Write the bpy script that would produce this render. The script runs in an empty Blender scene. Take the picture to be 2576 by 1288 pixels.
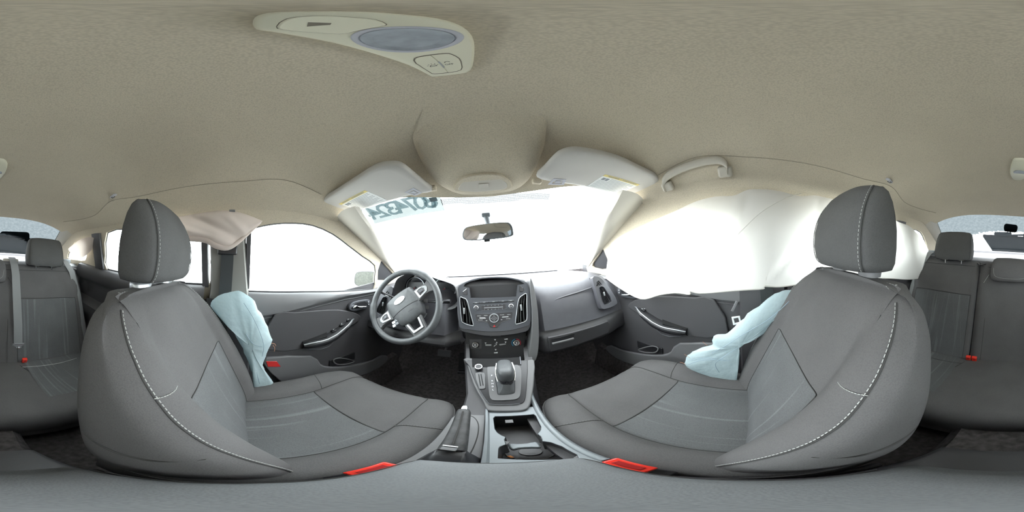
import bpy, bmesh, math, random
from mathutils import Vector, Matrix, noise
from mathutils.geometry import tessellate_polygon
import numpy as np

SC = bpy.context.scene
COL = SC.collection
R = math.radians

# ---------------------------------------------------------------- camera, sky, exposure
# metres: x to the passenger side, y to the nose of the car, z up; the camera hangs between the front seats
cam_d = bpy.data.cameras.new('camera')
cam_d.type = 'PANO'
cam_d.panorama_type = 'EQUIRECTANGULAR'
cam_d.clip_start = 0.005
cam = bpy.data.objects.new('camera', cam_d)
COL.objects.link(cam)
_rot = (Matrix.Rotation(R(-6.04), 3, 'Z') @ Matrix.Rotation(R(1.0), 3, 'X') @ Matrix.Rotation(R(3.37), 3, 'Y'))
_m = (_rot @ Matrix.Rotation(R(90), 3, 'X')).to_4x4()
_m.translation = Vector((.021, 0, .80))
cam.matrix_world = _m
SC.camera = cam

world = bpy.data.worlds.new('overcast_sky')
SC.world = world
world.use_nodes = True
_bg = world.node_tree.nodes['Background']
_bg.inputs[0].default_value = (0.93, 0.97, 1.0, 1)
_bg.inputs[1].default_value = SKY = 12.0

SC.view_settings.view_transform = 'Standard'
SC.view_settings.look = 'None'
SC.view_settings.gamma = 1
SC.view_settings.use_curve_mapping = False
SC.view_settings.exposure = 0.0
SC.cycles.max_bounces = 14
SC.cycles.diffuse_bounces = 9
SC.cycles.transparent_max_bounces = 12
SC.cycles.sample_clamp_indirect = 12

# ---------------------------------------------------------------- measured outlines (metres)
D = {
 'bezel': [(-0.1536,0.6924,0.5718),(-0.1545,0.711,0.6411),(-0.1493,0.7224,0.6835),(-0.1399,0.7252,0.694),(-0.1117,0.7291,0.7085),(-0.0804,0.7316,0.7181),(-0.0495,0.7329,0.7229),(-0.0096,0.7332,0.724),(0.027,0.733,0.7232),(0.0635,0.7321,0.7199),(0.0876,0.7309,0.7153),(0.1147,0.7289,0.7079),(0.1325,0.7269,0.7005),(0.1502,0.7246,0.6918),(0.1587,0.7225,0.6841),(0.1633,0.7172,0.664),(0.1634,0.7051,0.6189),(0.1609,0.6914,0.568),(0.1516,0.6755,0.5085),(0.1286,0.6726,0.4978),(0.0966,0.6708,0.4909),(0.0625,0.6696,0.4867),(0.0264,0.6693,0.4855),(-0.0095,0.6695,0.4863),(-0.0427,0.6701,0.4885),(-0.0733,0.671,0.4919),(-0.1071,0.6724,0.497),(-0.1402,0.6738,0.5022),(-0.1478,0.6811,0.5295)],
 'screen_hole': [(-0.0969,0.7097,0.6362),(-0.1001,0.7213,0.6796),(-0.1273,0.7233,0.6868),(-0.1195,0.7263,0.6981),(-0.0961,0.7289,0.708),(-0.0496,0.7315,0.7175),(-0.0098,0.7319,0.7192),(0.0267,0.7317,0.7185),(0.0631,0.7308,0.7151),(0.0873,0.7298,0.7111),(0.1291,0.726,0.6972),(0.1462,0.7224,0.6837),(0.1151,0.7216,0.6808),(0.1094,0.7144,0.6538),(0.1058,0.7085,0.6318)],
 'vent_left': [(-0.1426,0.7098,0.6366),(-0.1273,0.7092,0.6345),(-0.1166,0.7082,0.6305),(-0.1077,0.7038,0.6141),(-0.0977,0.6926,0.5723),(-0.0846,0.6782,0.5185),(-0.0898,0.6767,0.513),(-0.1098,0.6779,0.5177),(-0.1272,0.68,0.5255),(-0.1346,0.6828,0.5359),(-0.1399,0.6957,0.5841)],
 'vent_right': [(0.1504,0.7102,0.6382),(0.1462,0.6975,0.5907),(0.1409,0.6824,0.5342),(0.1326,0.6786,0.5201),(0.1131,0.6769,0.5139),(0.0942,0.6761,0.5109),(0.09,0.6778,0.5173),(0.0992,0.69,0.5627),(0.1105,0.7025,0.6092),(0.1203,0.707,0.6261),(0.1316,0.7089,0.6334)],
 'corner_button_left': [(-0.1304,0.7165,0.6615),(-0.1103,0.7206,0.6768),(-0.1102,0.7132,0.6492),(-0.1288,0.7142,0.6531)],
 'corner_button_right': [(0.1225,0.7209,0.6781),(0.138,0.7174,0.6648),(0.1396,0.7153,0.6572),(0.1367,0.714,0.6523),(0.1213,0.7137,0.6513)],
 'preset_bar': [(-0.0852,0.7045,0.6168),(0.0927,0.7051,0.619),(0.0928,0.7027,0.6101),(-0.0848,0.7026,0.6096)],
 'preset_0': [(-0.0846,0.7043,0.6162),(-0.0568,0.7046,0.6173),(-0.057,0.7031,0.6114),(-0.0848,0.7028,0.6103)],
 'preset_1': [(-0.055,0.7047,0.6174),(-0.0168,0.7049,0.6184),(-0.0171,0.7034,0.6126),(-0.0552,0.7031,0.6115)],
 'preset_2': [(-0.015,0.7049,0.6185),(0.0233,0.7051,0.6189),(0.0229,0.7035,0.6131),(-0.0153,0.7034,0.6126)],
 'preset_3': [(0.0251,0.7051,0.619),(0.0638,0.7051,0.6189),(0.0633,0.7035,0.613),(0.0247,0.7035,0.6131)],
 'preset_4': [(0.0655,0.705,0.6188),(0.0921,0.7049,0.6184),(0.0915,0.7034,0.6126),(0.0651,0.7035,0.613)],
 'knobL': [(-0.0704,0.6978,0.5916),(-0.0564,0.6977,0.5914),(-0.0701,0.7016,0.6058)],
 'knobR': [(0.077,0.6977,0.5914),(0.091,0.6974,0.5902),(0.0782,0.7015,0.6054)],
 'tuner': [(-0.0479,0.6999,0.5997),(-0.0415,0.7003,0.601),(0.0502,0.7004,0.6016),(0.0543,0.6997,0.599),(0.0538,0.6958,0.5843),(0.0486,0.6949,0.5811),(-0.0408,0.6943,0.5788),(-0.0456,0.6952,0.5819)],
 'tunerline': [(-0.0374,0.6979,0.592),(0.0422,0.6979,0.5922),(0.0435,0.6972,0.5894),(-0.0367,0.6971,0.589)],
 'panel': [(-0.0752,0.6894,0.5603),(-0.0702,0.6903,0.5638),(-0.0256,0.6904,0.5642),(0.0031,0.6907,0.5653),(0.0735,0.691,0.5662),(0.0805,0.6903,0.5639),(0.0815,0.6881,0.5555),(0.0778,0.6838,0.5394),(0.0634,0.6817,0.5317),(0.0303,0.6794,0.5232),(0.0137,0.6742,0.5038),(0.008,0.6737,0.5017),(-0.0128,0.6739,0.5027),(-0.0169,0.6746,0.5053),(-0.0271,0.6805,0.5272),(-0.061,0.6813,0.5303),(-0.0689,0.6822,0.5334),(-0.0734,0.6862,0.5484)],
 'dial': [(0.0025,0.6852,0.5447),(0.0257,0.6848,0.5434),(0.0039,0.6916,0.5688)],
 'dialin': [(0.002,0.6852,0.5447),(0.0127,0.685,0.5441),(0.0026,0.6882,0.5559)],
 'hazard': [(0.0018,0.6776,0.5164),(0.0074,0.675,0.5066),(-0.0043,0.6749,0.5062)],
 'barL': [(-0.0576,0.6863,0.5491),(-0.0348,0.6862,0.5485),(-0.0309,0.6851,0.5445),(-0.0583,0.6853,0.5452)],
 'barR': [(0.0369,0.6862,0.5486),(0.0625,0.6863,0.5488),(0.0631,0.6855,0.5457),(0.0355,0.6854,0.5454)],
 'tRADIO': [(-0.06,0.6883,0.5562)],
 'tMEDIA': [(-0.0316,0.6885,0.557)],
 'tAUX': [(-0.0551,0.6835,0.5383)],
 'tPHONE': [(0.0369,0.6884,0.5569)],
 'tMENU': [(0.0654,0.6882,0.5559)],
 'tSOUND': [(0.0611,0.6835,0.5385)],
 'tPREV': [(-0.0302,0.6826,0.535)],
 'tNEXT': [(0.034,0.6829,0.536)],
 'tOK': [(0.002,0.6852,0.5447)],
 'slatsL': [(-0.1371,0.7086,0.6321),(-0.1301,0.6812,0.53),(-0.1273,0.7088,0.6327),(-0.1127,0.6781,0.5182),(-0.1157,0.7078,0.629),(-0.0998,0.6777,0.5169),(-0.1243,0.6942,0.5782)],
 'slatsR': [(0.1413,0.7089,0.6331),(0.1277,0.6788,0.5207),(0.1313,0.7083,0.631),(0.1135,0.678,0.5178),(0.1216,0.7066,0.6245),(0.1013,0.6775,0.5161),(0.1201,0.695,0.5815)],
 'lip': [(-0.1402,0.6738,0.5022),(-0.1071,0.6722,0.4964),(-0.0427,0.67,0.4879),(0.0263,0.6692,0.4849),(0.0965,0.6706,0.4903),(0.1516,0.6753,0.5079),(0.1459,0.6691,0.4847),(0.1258,0.6657,0.472),(0.0664,0.6642,0.4665),(0.025,0.6639,0.4652),(-0.0243,0.6641,0.4661),(-0.0626,0.6655,0.4714),(-0.1243,0.669,0.4843),(-0.1387,0.6713,0.493)],
 'climate': [(-0.1311,0.7216,0.4574),(0.1384,0.7144,0.445),(0.1183,0.6753,0.3771),(0.1057,0.6454,0.3254),(0.1028,0.6456,0.3257),(-0.0826,0.6513,0.3356),(-0.1063,0.6508,0.3348),(-0.1209,0.6812,0.3875)],
 'knobFan': [(-0.0832,0.6909,0.4043),(-0.0675,0.691,0.4043),(-0.0834,0.7,0.4201)],
 'knobTemp': [(0.088,0.6916,0.4055),(0.1036,0.6907,0.4038),(0.0901,0.7006,0.4211)],
 'arcR': [(0.0867,0.6908,0.404),(0.1106,0.6893,0.4014)],
 'fansq': [(-0.1105,0.705,0.4286),(-0.0574,0.7052,0.429),(-0.0577,0.6819,0.3886),(-0.1047,0.6815,0.388)],
 'slL': [(-0.043,0.6927,0.4073),(-0.0165,0.6923,0.4067),(-0.0168,0.6887,0.4004),(-0.041,0.689,0.401)],
 'slR': [(0.0151,0.6921,0.4064),(0.0452,0.6925,0.4071),(0.0427,0.6899,0.4025),(0.0177,0.6884,0.3999)],
 'ctab': [(-0.0229,0.7148,0.4457),(0.0264,0.7142,0.4445),(0.0259,0.7111,0.4393),(-0.022,0.7118,0.4404)],
 'i1': [(0.0001,0.7028,0.4249)],
 'i2': [(0.046,0.7031,0.4254)],
 'i3': [(0.0437,0.6956,0.4124)],
 'i4': [(0.0025,0.6913,0.4049)],
 'i5': [(0.0002,0.6786,0.383)],
 'i6': [(-0.0005,0.6714,0.3705)],
 'i7': [(-0.0408,0.6954,0.412)],
 'console_trim': [(-0.1074,0.6048,0.3856),(-0.1024,0.5778,0.3761),(-0.0869,0.5338,0.3608),(-0.0664,0.4779,0.3412),(-0.0468,0.435,0.3262),(-0.034,0.406,0.3161),(-0.0258,0.3793,0.3068),(-0.0198,0.3736,0.3048),(-0.0064,0.3709,0.3038),(0.0221,0.369,0.3031),(0.0507,0.3676,0.3027),(0.0655,0.3724,0.3044),(0.075,0.3874,0.3096),(0.0821,0.4032,0.3151),(0.093,0.4328,0.3255),(0.1056,0.4673,0.3375),(0.1168,0.5041,0.3504),(0.1352,0.5729,0.3744),(0.0976,0.5803,0.377)],
 'console_panel': [(-0.0982,0.5915,0.3809),(-0.0886,0.5568,0.3688),(-0.0694,0.5047,0.3506),(-0.0483,0.4547,0.3331),(-0.029,0.4146,0.3191),(-0.0223,0.401,0.3143),(-0.0161,0.3959,0.3125),(0.0143,0.3928,0.3114),(0.0448,0.3919,0.3111),(0.0577,0.3941,0.3119),(0.0658,0.4029,0.315),(0.0743,0.4276,0.3236),(0.0862,0.4713,0.3389),(0.1093,0.5693,0.3732),(0.0885,0.573,0.3745)],
 'gate': [(-0.029,0.5476,0.3656),(-0.0248,0.5548,0.3681),(-0.0024,0.5561,0.3685),(0.0633,0.5573,0.369),(0.0733,0.5548,0.3681),(0.0792,0.5464,0.3652),(0.0801,0.5276,0.3586),(0.0703,0.4742,0.3399),(0.0599,0.4301,0.3245),(0.0529,0.4155,0.3194),(0.0423,0.4101,0.3175),(0.0156,0.4095,0.3173),(-0.0077,0.4108,0.3178),(-0.014,0.4144,0.319),(-0.0184,0.4231,0.3221),(-0.0215,0.446,0.3301),(-0.0257,0.5016,0.3495)],
 'gatehole': [(-0.0011,0.5203,0.356),(0.056,0.515,0.3542),(0.0525,0.4768,0.3408),(0.0476,0.4409,0.3283),(0.0421,0.4327,0.3254),(0.0283,0.4299,0.3244),(0.0049,0.4309,0.3248),(0.0007,0.4382,0.3273),(-0.0002,0.4633,0.3361)],
 'prndl': [(-0.0137,0.514,0.3538),(-0.0125,0.4902,0.3455),(-0.0119,0.4782,0.3413),(-0.0112,0.4659,0.337),(-0.0105,0.4525,0.3323)],
 'power': [(-0.0568,0.5492,0.3661),(-0.0419,0.5494,0.3662),(-0.058,0.5644,0.3715)],
 'slotcover': [(-0.0668,0.5247,0.3576),(-0.0374,0.5273,0.3585),(-0.0336,0.5016,0.3495),(-0.0315,0.4641,0.3364),(-0.0342,0.4577,0.3341),(-0.0461,0.4566,0.3338),(-0.0502,0.4637,0.3363)],
 'slot1': [(-0.0561,0.52,0.3559),(-0.0534,0.5205,0.3561),(-0.0435,0.4685,0.3379),(-0.0463,0.4679,0.3377)],
 'slot2': [(-0.0491,0.5212,0.3563),(-0.0464,0.522,0.3566),(-0.0366,0.4705,0.3386),(-0.0394,0.4699,0.3384)],
 'cubby': [(-0.0864,0.599,0.3835),(0.0879,0.5956,0.3824),(0.0839,0.5563,0.3686),(-0.0796,0.5552,0.3682)],
 'boot': [(0.0017,0.4346,0.3261),(0.046,0.4358,0.3265),(0.0061,0.4557,0.3335),(0.0422,0.4596,0.3348)],
 'lever': [(-0.0006,0.4832,0.4031),(0.0027,0.5112,0.4129),(0.0087,0.5285,0.4189),(0.0213,0.5316,0.42),(0.0419,0.5286,0.4189),(0.0493,0.5208,0.4162),(0.0543,0.5064,0.4112),(0.0519,0.4803,0.4021),(0.0448,0.4525,0.3923),(0.0374,0.4395,0.3878),(0.0155,0.4381,0.3873),(0.0071,0.4559,0.3935)],
 'console_top': [(-0.0605,0.3986,0.3),(-0.0376,0.3908,0.3),(-0.0218,0.3642,0.3),(0.0815,0.3594,0.3),(0.0879,0.361,0.3),(0.0903,0.3457,0.3),(0.0887,0.303,0.3),(0.0884,0.2529,0.3),(0.091,0.1914,0.3),(0.094,0.1663,0.3),(0.0817,0.1442,0.3),(-0.0147,0.1731,0.3),(-0.0331,0.1716,0.3),(-0.0636,0.3617,0.3)],
 'silver': [(-0.0228,0.3677,0.3),(-0.0204,0.3695,0.3),(-0.0123,0.372,0.3),(0.0815,0.3594,0.3),(0.0895,0.3735,0.3),(0.1018,0.4084,0.3),(0.1056,0.4031,0.3),(0.0893,0.3569,0.3),(0.0887,0.303,0.3),(0.0879,0.2515,0.3),(0.0903,0.1902,0.3),(0.0892,0.1665,0.3),(0.0798,0.1514,0.3),(-0.015,0.1783,0.3),(-0.0173,0.2685,0.3),(-0.0183,0.3304,0.3)],
 'cuphole': [(-0.0108,0.3436,0.3),(-0.0074,0.3527,0.3),(0.074,0.3491,0.3),(0.0765,0.3396,0.3),(0.0741,0.2949,0.3),(0.0695,0.2804,0.3),(0.0602,0.2663,0.3),(0.0624,0.2565,0.3),(0.0612,0.2434,0.3),(0.0595,0.2366,0.3),(0.0697,0.2285,0.3),(0.0781,0.2086,0.3),(0.0816,0.1742,0.3),(0.0771,0.162,0.3),(-0.0046,0.1859,0.3),(-0.0034,0.2163,0.3),(-0.001,0.2271,0.3),(0.008,0.2361,0.3),(0.0066,0.2531,0.3),(0.009,0.2645,0.3),(0.0027,0.2716,0.3),(-0.0037,0.2831,0.3),(-0.008,0.2985,0.3)],
 'divider': [(0.0104,0.2461,0.275),(0.0231,0.2443,0.275),(0.0371,0.2438,0.275),(0.0512,0.2469,0.275),(0.0542,0.237,0.275),(0.0522,0.2227,0.275),(0.0407,0.226,0.275),(0.0232,0.2269,0.275),(0.0128,0.2228,0.275)],
 'hb': [(-0.0687,0.341,0.3381),(-0.0655,0.3236,0.3364),(-0.0671,0.306,0.3346),(-0.0636,0.2443,0.3284),(-0.0621,0.2167,0.3257),(-0.056,0.1882,0.3228)],
 'hbw': [(-0.0565,0.3318,0.3372),(-0.0778,0.3324,0.3372),(-0.0476,0.2348,0.3275),(-0.0746,0.2322,0.3272)],
 'belt': [(-0.68,0.0694,0.6839),(-0.68,0.2864,0.6754),(-0.68,0.6217,0.652),(-0.68,0.7547,0.6452)],
 'winf': [(-0.6835,0.044,0.6867),(-0.6456,0.034,0.8288),(-0.6184,0.021,0.9306),(-0.6128,0.0581,0.9518),(-0.6075,0.137,0.9714),(-0.605,0.2202,0.9809),(-0.6053,0.3118,0.9797),(-0.6128,0.4197,0.9516),(-0.626,0.5255,0.9024),(-0.6399,0.6364,0.8502),(-0.6542,0.7506,0.7968),(-0.6759,0.7715,0.7154),(-0.6955,0.7715,0.6418),(-0.6936,0.6338,0.6491),(-0.6864,0.289,0.6762)],
 'winr': [(-0.6707,-0.7164,0.7347),(-0.6452,-0.7184,0.8305),(-0.6119,-0.6798,0.9552),(-0.6095,-0.5261,0.9639),(-0.6105,-0.3449,0.9603),(-0.6208,-0.2168,0.9219),(-0.6286,-0.1211,0.8926),(-0.651,-0.1172,0.8087),(-0.6769,-0.1237,0.7117),(-0.6791,-0.2847,0.7033),(-0.6769,-0.4836,0.7117)],
 'quarter': [(-0.651,-1.1114,0.8088),(-0.624,-0.9437,0.9097),(-0.619,-0.8057,0.9286),(-0.6573,-0.9438,0.785)],
 'groove': [(-0.66,0.0859,0.577),(-0.66,0.17,0.5864),(-0.66,0.3579,0.6166),(-0.66,0.5204,0.6313),(-0.66,0.7254,0.6307)],
 'insert': [(-0.66,0.0966,0.4206),(-0.66,0.1528,0.5874),(-0.66,0.241,0.5921),(-0.66,0.3577,0.5886),(-0.66,0.4693,0.5739),(-0.66,0.5722,0.5366),(-0.66,0.6145,0.5031),(-0.66,0.5993,0.482),(-0.66,0.5169,0.4539),(-0.66,0.4208,0.4212),(-0.66,0.2973,0.4084),(-0.66,0.2878,0.3918)],
 'arm_up': [(-0.6,0.2573,0.4582),(-0.6,0.2711,0.4699),(-0.6,0.3254,0.473),(-0.6,0.374,0.489),(-0.6,0.4267,0.5126),(-0.6,0.4722,0.5277),(-0.6,0.5467,0.519)],
 'arm_lo': [(-0.6,0.2538,0.4359),(-0.6,0.3067,0.4306),(-0.6,0.3734,0.4309),(-0.6,0.4256,0.4433),(-0.6,0.4829,0.4724),(-0.6,0.5332,0.5043),(-0.6,0.5521,0.5222)],
 'pull': [(-0.62,0.2798,0.4048),(-0.62,0.3071,0.3845),(-0.62,0.3646,0.3709),(-0.62,0.4058,0.3753),(-0.62,0.4388,0.4037),(-0.62,0.4062,0.4039),(-0.62,0.3355,0.4094)],
 'strip': [(-0.66,0.1083,0.4043),(-0.66,0.2878,0.3894)],
 'lowpan': [(-0.66,0.1187,0.3692),(-0.66,0.3164,0.3437),(-0.66,0.3659,0.2711),(-0.66,0.4186,0.2323),(-0.66,0.5372,0.1946),(-0.66,0.6977,0.1606),(-0.66,0.7868,0.1581),(-0.66,0.8441,0.1036),(-0.66,0.7458,0.0635),(-0.66,0.5883,0.0781),(-0.66,0.3549,0.1469),(-0.66,0.2076,0.1823),(-0.66,0.1566,0.2421),(-0.66,0.123,0.3002)],
 'bottle': [(-0.66,0.4369,0.2742),(-0.66,0.4646,0.2781),(-0.66,0.5129,0.2536),(-0.66,0.5643,0.2137),(-0.66,0.5121,0.215),(-0.66,0.4524,0.2397)],
 'handle': [(-0.66,0.5873,0.5736),(-0.66,0.6851,0.555),(-0.66,0.5881,0.6035)],
 'refl': [(-0.66,0.119,0.3502),(-0.66,0.1622,0.3453),(-0.66,0.1794,0.3104),(-0.66,0.126,0.3176)],
 'lowedge': [(-0.66,0.1187,0.3692),(-0.66,0.1117,0.2884),(-0.66,0.1271,0.2324),(-0.66,0.1741,0.159),(-0.66,0.2785,0.1201),(-0.66,0.4172,0.1133),(-0.66,0.6453,0.0268),(-0.66,0.9525,0.0246),(-0.66,0.9139,0.1791)],
 'switches': [(-0.59,0.5026,0.5254),(-0.59,0.4374,0.5257),(-0.59,0.409,0.5073),(-0.59,0.3819,0.4845)],
 'armcup': [(-0.59,0.2753,0.4551),(-0.59,0.3616,0.4514),(-0.59,0.4023,0.4795)],
 'cur_top': [(0.57,0.6276,0.8489),(0.57,0.5609,0.8782),(0.57,0.4591,0.901),(0.57,0.3537,0.9254),(0.57,0.2644,0.9475),(0.57,0.1855,0.9718),(0.57,0.114,0.9829),(0.57,0.0533,0.9808),(0.57,0.0067,0.9996),(0.57,-0.0458,1.0005),(0.57,-0.0989,0.9959),(0.57,-0.1682,0.9822),(0.57,-0.2274,0.9916),(0.57,-0.275,0.9882),(0.57,-0.3823,0.9794),(0.57,-0.5272,0.9671),(0.57,-0.691,0.939),(0.57,-0.806,0.9267),(0.57,-0.8999,0.8868),(0.57,-0.9814,0.8529),(0.57,-1.0803,0.7553)],
 'cur_bot': [(0.57,0.6868,0.6636),(0.57,0.582,0.6213),(0.57,0.4541,0.5854),(0.57,0.3532,0.6163),(0.57,0.2807,0.6314),(0.57,0.2237,0.6292),(0.57,0.22,0.6419),(0.57,0.185,0.6361),(0.57,0.0839,0.6465),(0.57,0.029,0.6507),(0.57,-0.0391,0.6532),(0.57,-0.042,0.6617),(0.57,-0.0943,0.6577),(0.57,-0.1442,0.6603),(0.57,-0.2766,0.669),(0.57,-0.408,0.6641),(0.57,-0.6387,0.6346),(0.57,-0.8255,0.6042),(0.57,-1.0018,0.5925),(0.57,-1.0604,0.6142),(0.57,-1.2077,0.6096)],
 'sideR': [(0.53,-0.1295,0.6544),(0.53,-0.1497,0.6359),(0.53,-0.1197,0.613),(0.53,-0.1062,0.5924),(0.53,-0.086,0.5568),(0.53,-0.0462,0.5126),(0.53,0.0059,0.4816),(0.53,0.0548,0.4345),(0.53,0.0706,0.3864),(0.53,0.072,0.2963),(0.53,0.0617,0.2399),(0.53,0.1316,0.2497),(0.53,0.2013,0.2853),(0.53,0.2378,0.3118),(0.53,0.2325,0.3595),(0.53,0.1959,0.4101),(0.53,0.1384,0.439),(0.53,0.1299,0.4853),(0.53,0.0828,0.5009),(0.53,0.0294,0.5625),(0.53,-0.0354,0.6188),(0.53,-0.0872,0.6505)],
 'sideL': [(-0.56,-0.096,0.6462),(-0.56,-0.0715,0.6855),(-0.56,-0.0268,0.7023),(-0.56,0.0012,0.7074),(-0.56,0.0366,0.689),(-0.56,0.0582,0.6668),(-0.56,0.0903,0.6045),(-0.56,0.1198,0.5279),(-0.56,0.1231,0.4972),(-0.56,0.1067,0.4458),(-0.56,0.0936,0.3855),(-0.56,0.1026,0.3401),(-0.56,0.1315,0.2565),(-0.56,0.0934,0.2185),(-0.56,0.0663,0.2155),(-0.56,0.0649,0.2955),(-0.56,0.035,0.4297),(-0.56,0.006,0.5048),(-0.56,-0.0376,0.5875)],
 'curL': [(-0.55,-0.2442,0.9767),(-0.55,-0.1805,0.9842),(-0.55,-0.1057,0.9892),(-0.55,-0.0624,0.9902),(-0.55,-0.0054,0.9861),(-0.55,0.0446,0.9694),(-0.55,0.0806,0.9561),(-0.55,0.0524,0.9324),(-0.55,0.0133,0.9092),(-0.55,-0.0029,0.8802),(-0.55,-0.0236,0.8656),(-0.55,-0.0585,0.8578),(-0.55,-0.0872,0.8673),(-0.55,-0.1168,0.8857),(-0.55,-0.1768,0.8932)],
 'curLr': [(-0.62,-1.0792,0.8693),(-0.62,-0.9393,0.9231),(-0.62,-0.8075,0.934),(-0.62,-0.8436,0.8788),(-0.62,-0.8809,0.813),(-0.62,-0.9501,0.7916),(-0.62,-1.015,0.8095)],
 'visL': [(-0.6118,0.3415,1.0695),(-0.5411,0.32,1.0734),(-0.448,0.3213,1.0732),(-0.3237,0.3151,1.0743),(-0.2529,0.3077,1.0756),(-0.2121,0.3144,1.0744),(-0.1851,0.3361,1.0705),(-0.1776,0.3837,1.0619),(-0.1692,0.4425,1.0514),(-0.1615,0.4872,1.0433),(-0.2155,0.4792,1.0447),(-0.2961,0.4796,1.0447),(-0.4302,0.4748,1.0455),(-0.5322,0.4761,1.0453),(-0.617,0.447,1.0505),(-0.6512,0.3888,1.061)],
 'visR': [(0.5912,0.3359,1.0705),(0.5197,0.303,1.0765),(0.4199,0.3032,1.0764),(0.3346,0.3013,1.0768),(0.2729,0.3063,1.0759),(0.2127,0.3158,1.0742),(0.1861,0.3337,1.0709),(0.1755,0.3575,1.0667),(0.1654,0.4067,1.0578),(0.1553,0.4532,1.0494),(0.2098,0.4676,1.0468),(0.2943,0.4685,1.0467),(0.4319,0.4696,1.0465),(0.5232,0.4747,1.0456),(0.5758,0.4533,1.0494),(0.6191,0.388,1.0612)],
 'stickL': [(-0.5098,0.3767,1.0632),(-0.3505,0.3705,1.0643),(-0.3308,0.4639,1.0475),(-0.4804,0.4726,1.0459)],
 'stickR': [(0.3287,0.4611,1.048),(0.3425,0.3758,1.0634),(0.4973,0.3684,1.0647),(0.4811,0.4665,1.047)],
 'clipL': [(-0.2487,0.4499,1.05),(-0.2077,0.438,1.0522),(-0.1964,0.4764,1.0452),(-0.2253,0.4834,1.044)],
 'clipR': [(0.1978,0.4788,1.0448),(0.2039,0.4441,1.0511),(0.2435,0.4401,1.0518),(0.2494,0.4719,1.0461)],
 'hump': [(-0.1209,0.3191,1.0877),(-0.1421,0.3447,1.0846),(-0.1532,0.3897,1.0792),(-0.1565,0.4458,1.0725),(-0.1391,0.5049,1.0654),(-0.0995,0.5644,1.0583),(-0.0463,0.5962,1.0545),(0.0125,0.6062,1.0533),(0.0717,0.5928,1.0549),(0.1239,0.5466,1.0604),(0.151,0.4806,1.0683),(0.1579,0.4144,1.0763),(0.1505,0.3603,1.0828),(0.1364,0.308,1.089),(0.1211,0.2834,1.092),(0.0661,0.2511,1.0959),(0.0105,0.2399,1.0972),(-0.0478,0.2428,1.0969),(-0.0921,0.2777,1.0927)],
 'humppanel': [(-0.0938,0.4981,1.0662),(-0.0512,0.4523,1.0717),(0.0306,0.4486,1.0722),(0.065,0.4676,1.0699),(0.0867,0.5002,1.066),(0.0751,0.5328,1.0621),(-0.0249,0.5407,1.0611),(-0.0889,0.5208,1.0635)],
 'dome': [(-0.0168,-0.0044,1.2),(0.0002,-0.0053,1.2),(0.0101,-0.0044,1.2),(0.0154,-0.0025,1.2),(0.019,0.0035,1.2),(0.0231,0.0112,1.2),(0.0249,0.0217,1.2),(0.0278,0.0326,1.2),(0.0304,0.0525,1.2),(0.0312,0.0805,1.2),(0.0291,0.1086,1.2),(0.0236,0.1456,1.2),(0.0162,0.1727,1.2),(0.0031,0.1804,1.2),(-0.0278,0.1792,1.2),(-0.0341,0.1723,1.2),(-0.0388,0.1477,1.2),(-0.047,0.1062,1.2),(-0.0486,0.0722,1.2),(-0.0454,0.0443,1.2),(-0.0408,0.0225,1.2),(-0.033,0.0045,1.2),(-0.0289,-0.0016,1.2)],
 'domecover': [(-0.0201,0.0058,1.2),(-0.0003,0.0042,1.2),(0.0072,0.007,1.2),(0.01,0.0109,1.2),(0.011,0.0195,1.2),(0.011,0.0265,1.2),(0.0067,0.0372,1.2),(0.0021,0.0398,1.2),(-0.0128,0.0406,1.2),(-0.0244,0.0387,1.2),(-0.0285,0.023,1.2),(-0.0266,0.0101,1.2)],
 'domelens': [(0.0077,0.0513,1.2),(0.022,0.0864,1.2),(-0.0263,0.1063,1.2),(-0.03,0.055,1.2)],
 'domebtn': [(-0.0259,0.1204,1.2),(-0.0185,0.1183,1.2),(-0.0091,0.1182,1.2),(0.0038,0.1189,1.2),(0.0071,0.1221,1.2),(0.011,0.1348,1.2),(0.0098,0.1513,1.2),(0.0061,0.1663,1.2),(-0.0063,0.1704,1.2),(-0.0249,0.1684,1.2),(-0.0285,0.1621,1.2),(-0.031,0.133,1.2)],
 'domesplit': [(-0.0096,0.1194,1.2),(-0.0094,0.1709,1.2),(-0.0181,0.1452,1.2),(-0.0005,0.1457,1.2)],
 'grab': [(0.5417,0.2999,1.0767),(0.534,0.2894,1.0921),(0.526,0.2343,1.1081),(0.521,0.162,1.118),(0.5194,0.0979,1.1213),(0.5217,0.0681,1.1165),(0.5333,0.0571,1.0933),(0.5397,0.0608,1.0806)],
 'hooks': [(-0.4924,-0.5115,1.1),(0.489,-0.5184,1.1)],
 'headrow': [(-0.5656,0.5436,1.0466),(-0.4566,0.5277,1.0506),(-0.3245,0.5218,1.052),(-0.1658,0.5367,1.0483),(-0.0831,0.5527,1.0443),(-0.0111,0.5724,1.0394),(0.0834,0.568,1.0405),(0.1819,0.5563,1.0434),(0.3254,0.5248,1.0513),(0.4565,0.5244,1.0514),(0.5638,0.5544,1.0439),(0.7003,0.6511,1.0197)],
 'rearrow': [(-0.6061,-1.1925,1.0473),(-0.4414,-1.1426,1.0622),(-0.252,-1.1298,1.0661),(-0.0808,-1.1232,1.068),(0.0174,-1.1365,1.064),(0.2731,-1.158,1.0576),(0.4606,-1.1719,1.0534),(0.5543,-1.1986,1.0454),(0.6366,-1.3034,1.014)],
 'rearbase': [(-5.2612,59.4592,0.75),(1.8567,6.5069,0.75),(1.3243,-2.5596,0.75),(-0.4953,-4.8995,0.75)],
 'numstk': [(-0.5031,0.5631,1.0215),(-0.2102,0.5379,1.0361),(-0.2637,0.6046,0.9973),(-0.5195,0.5801,1.0116)],
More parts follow.
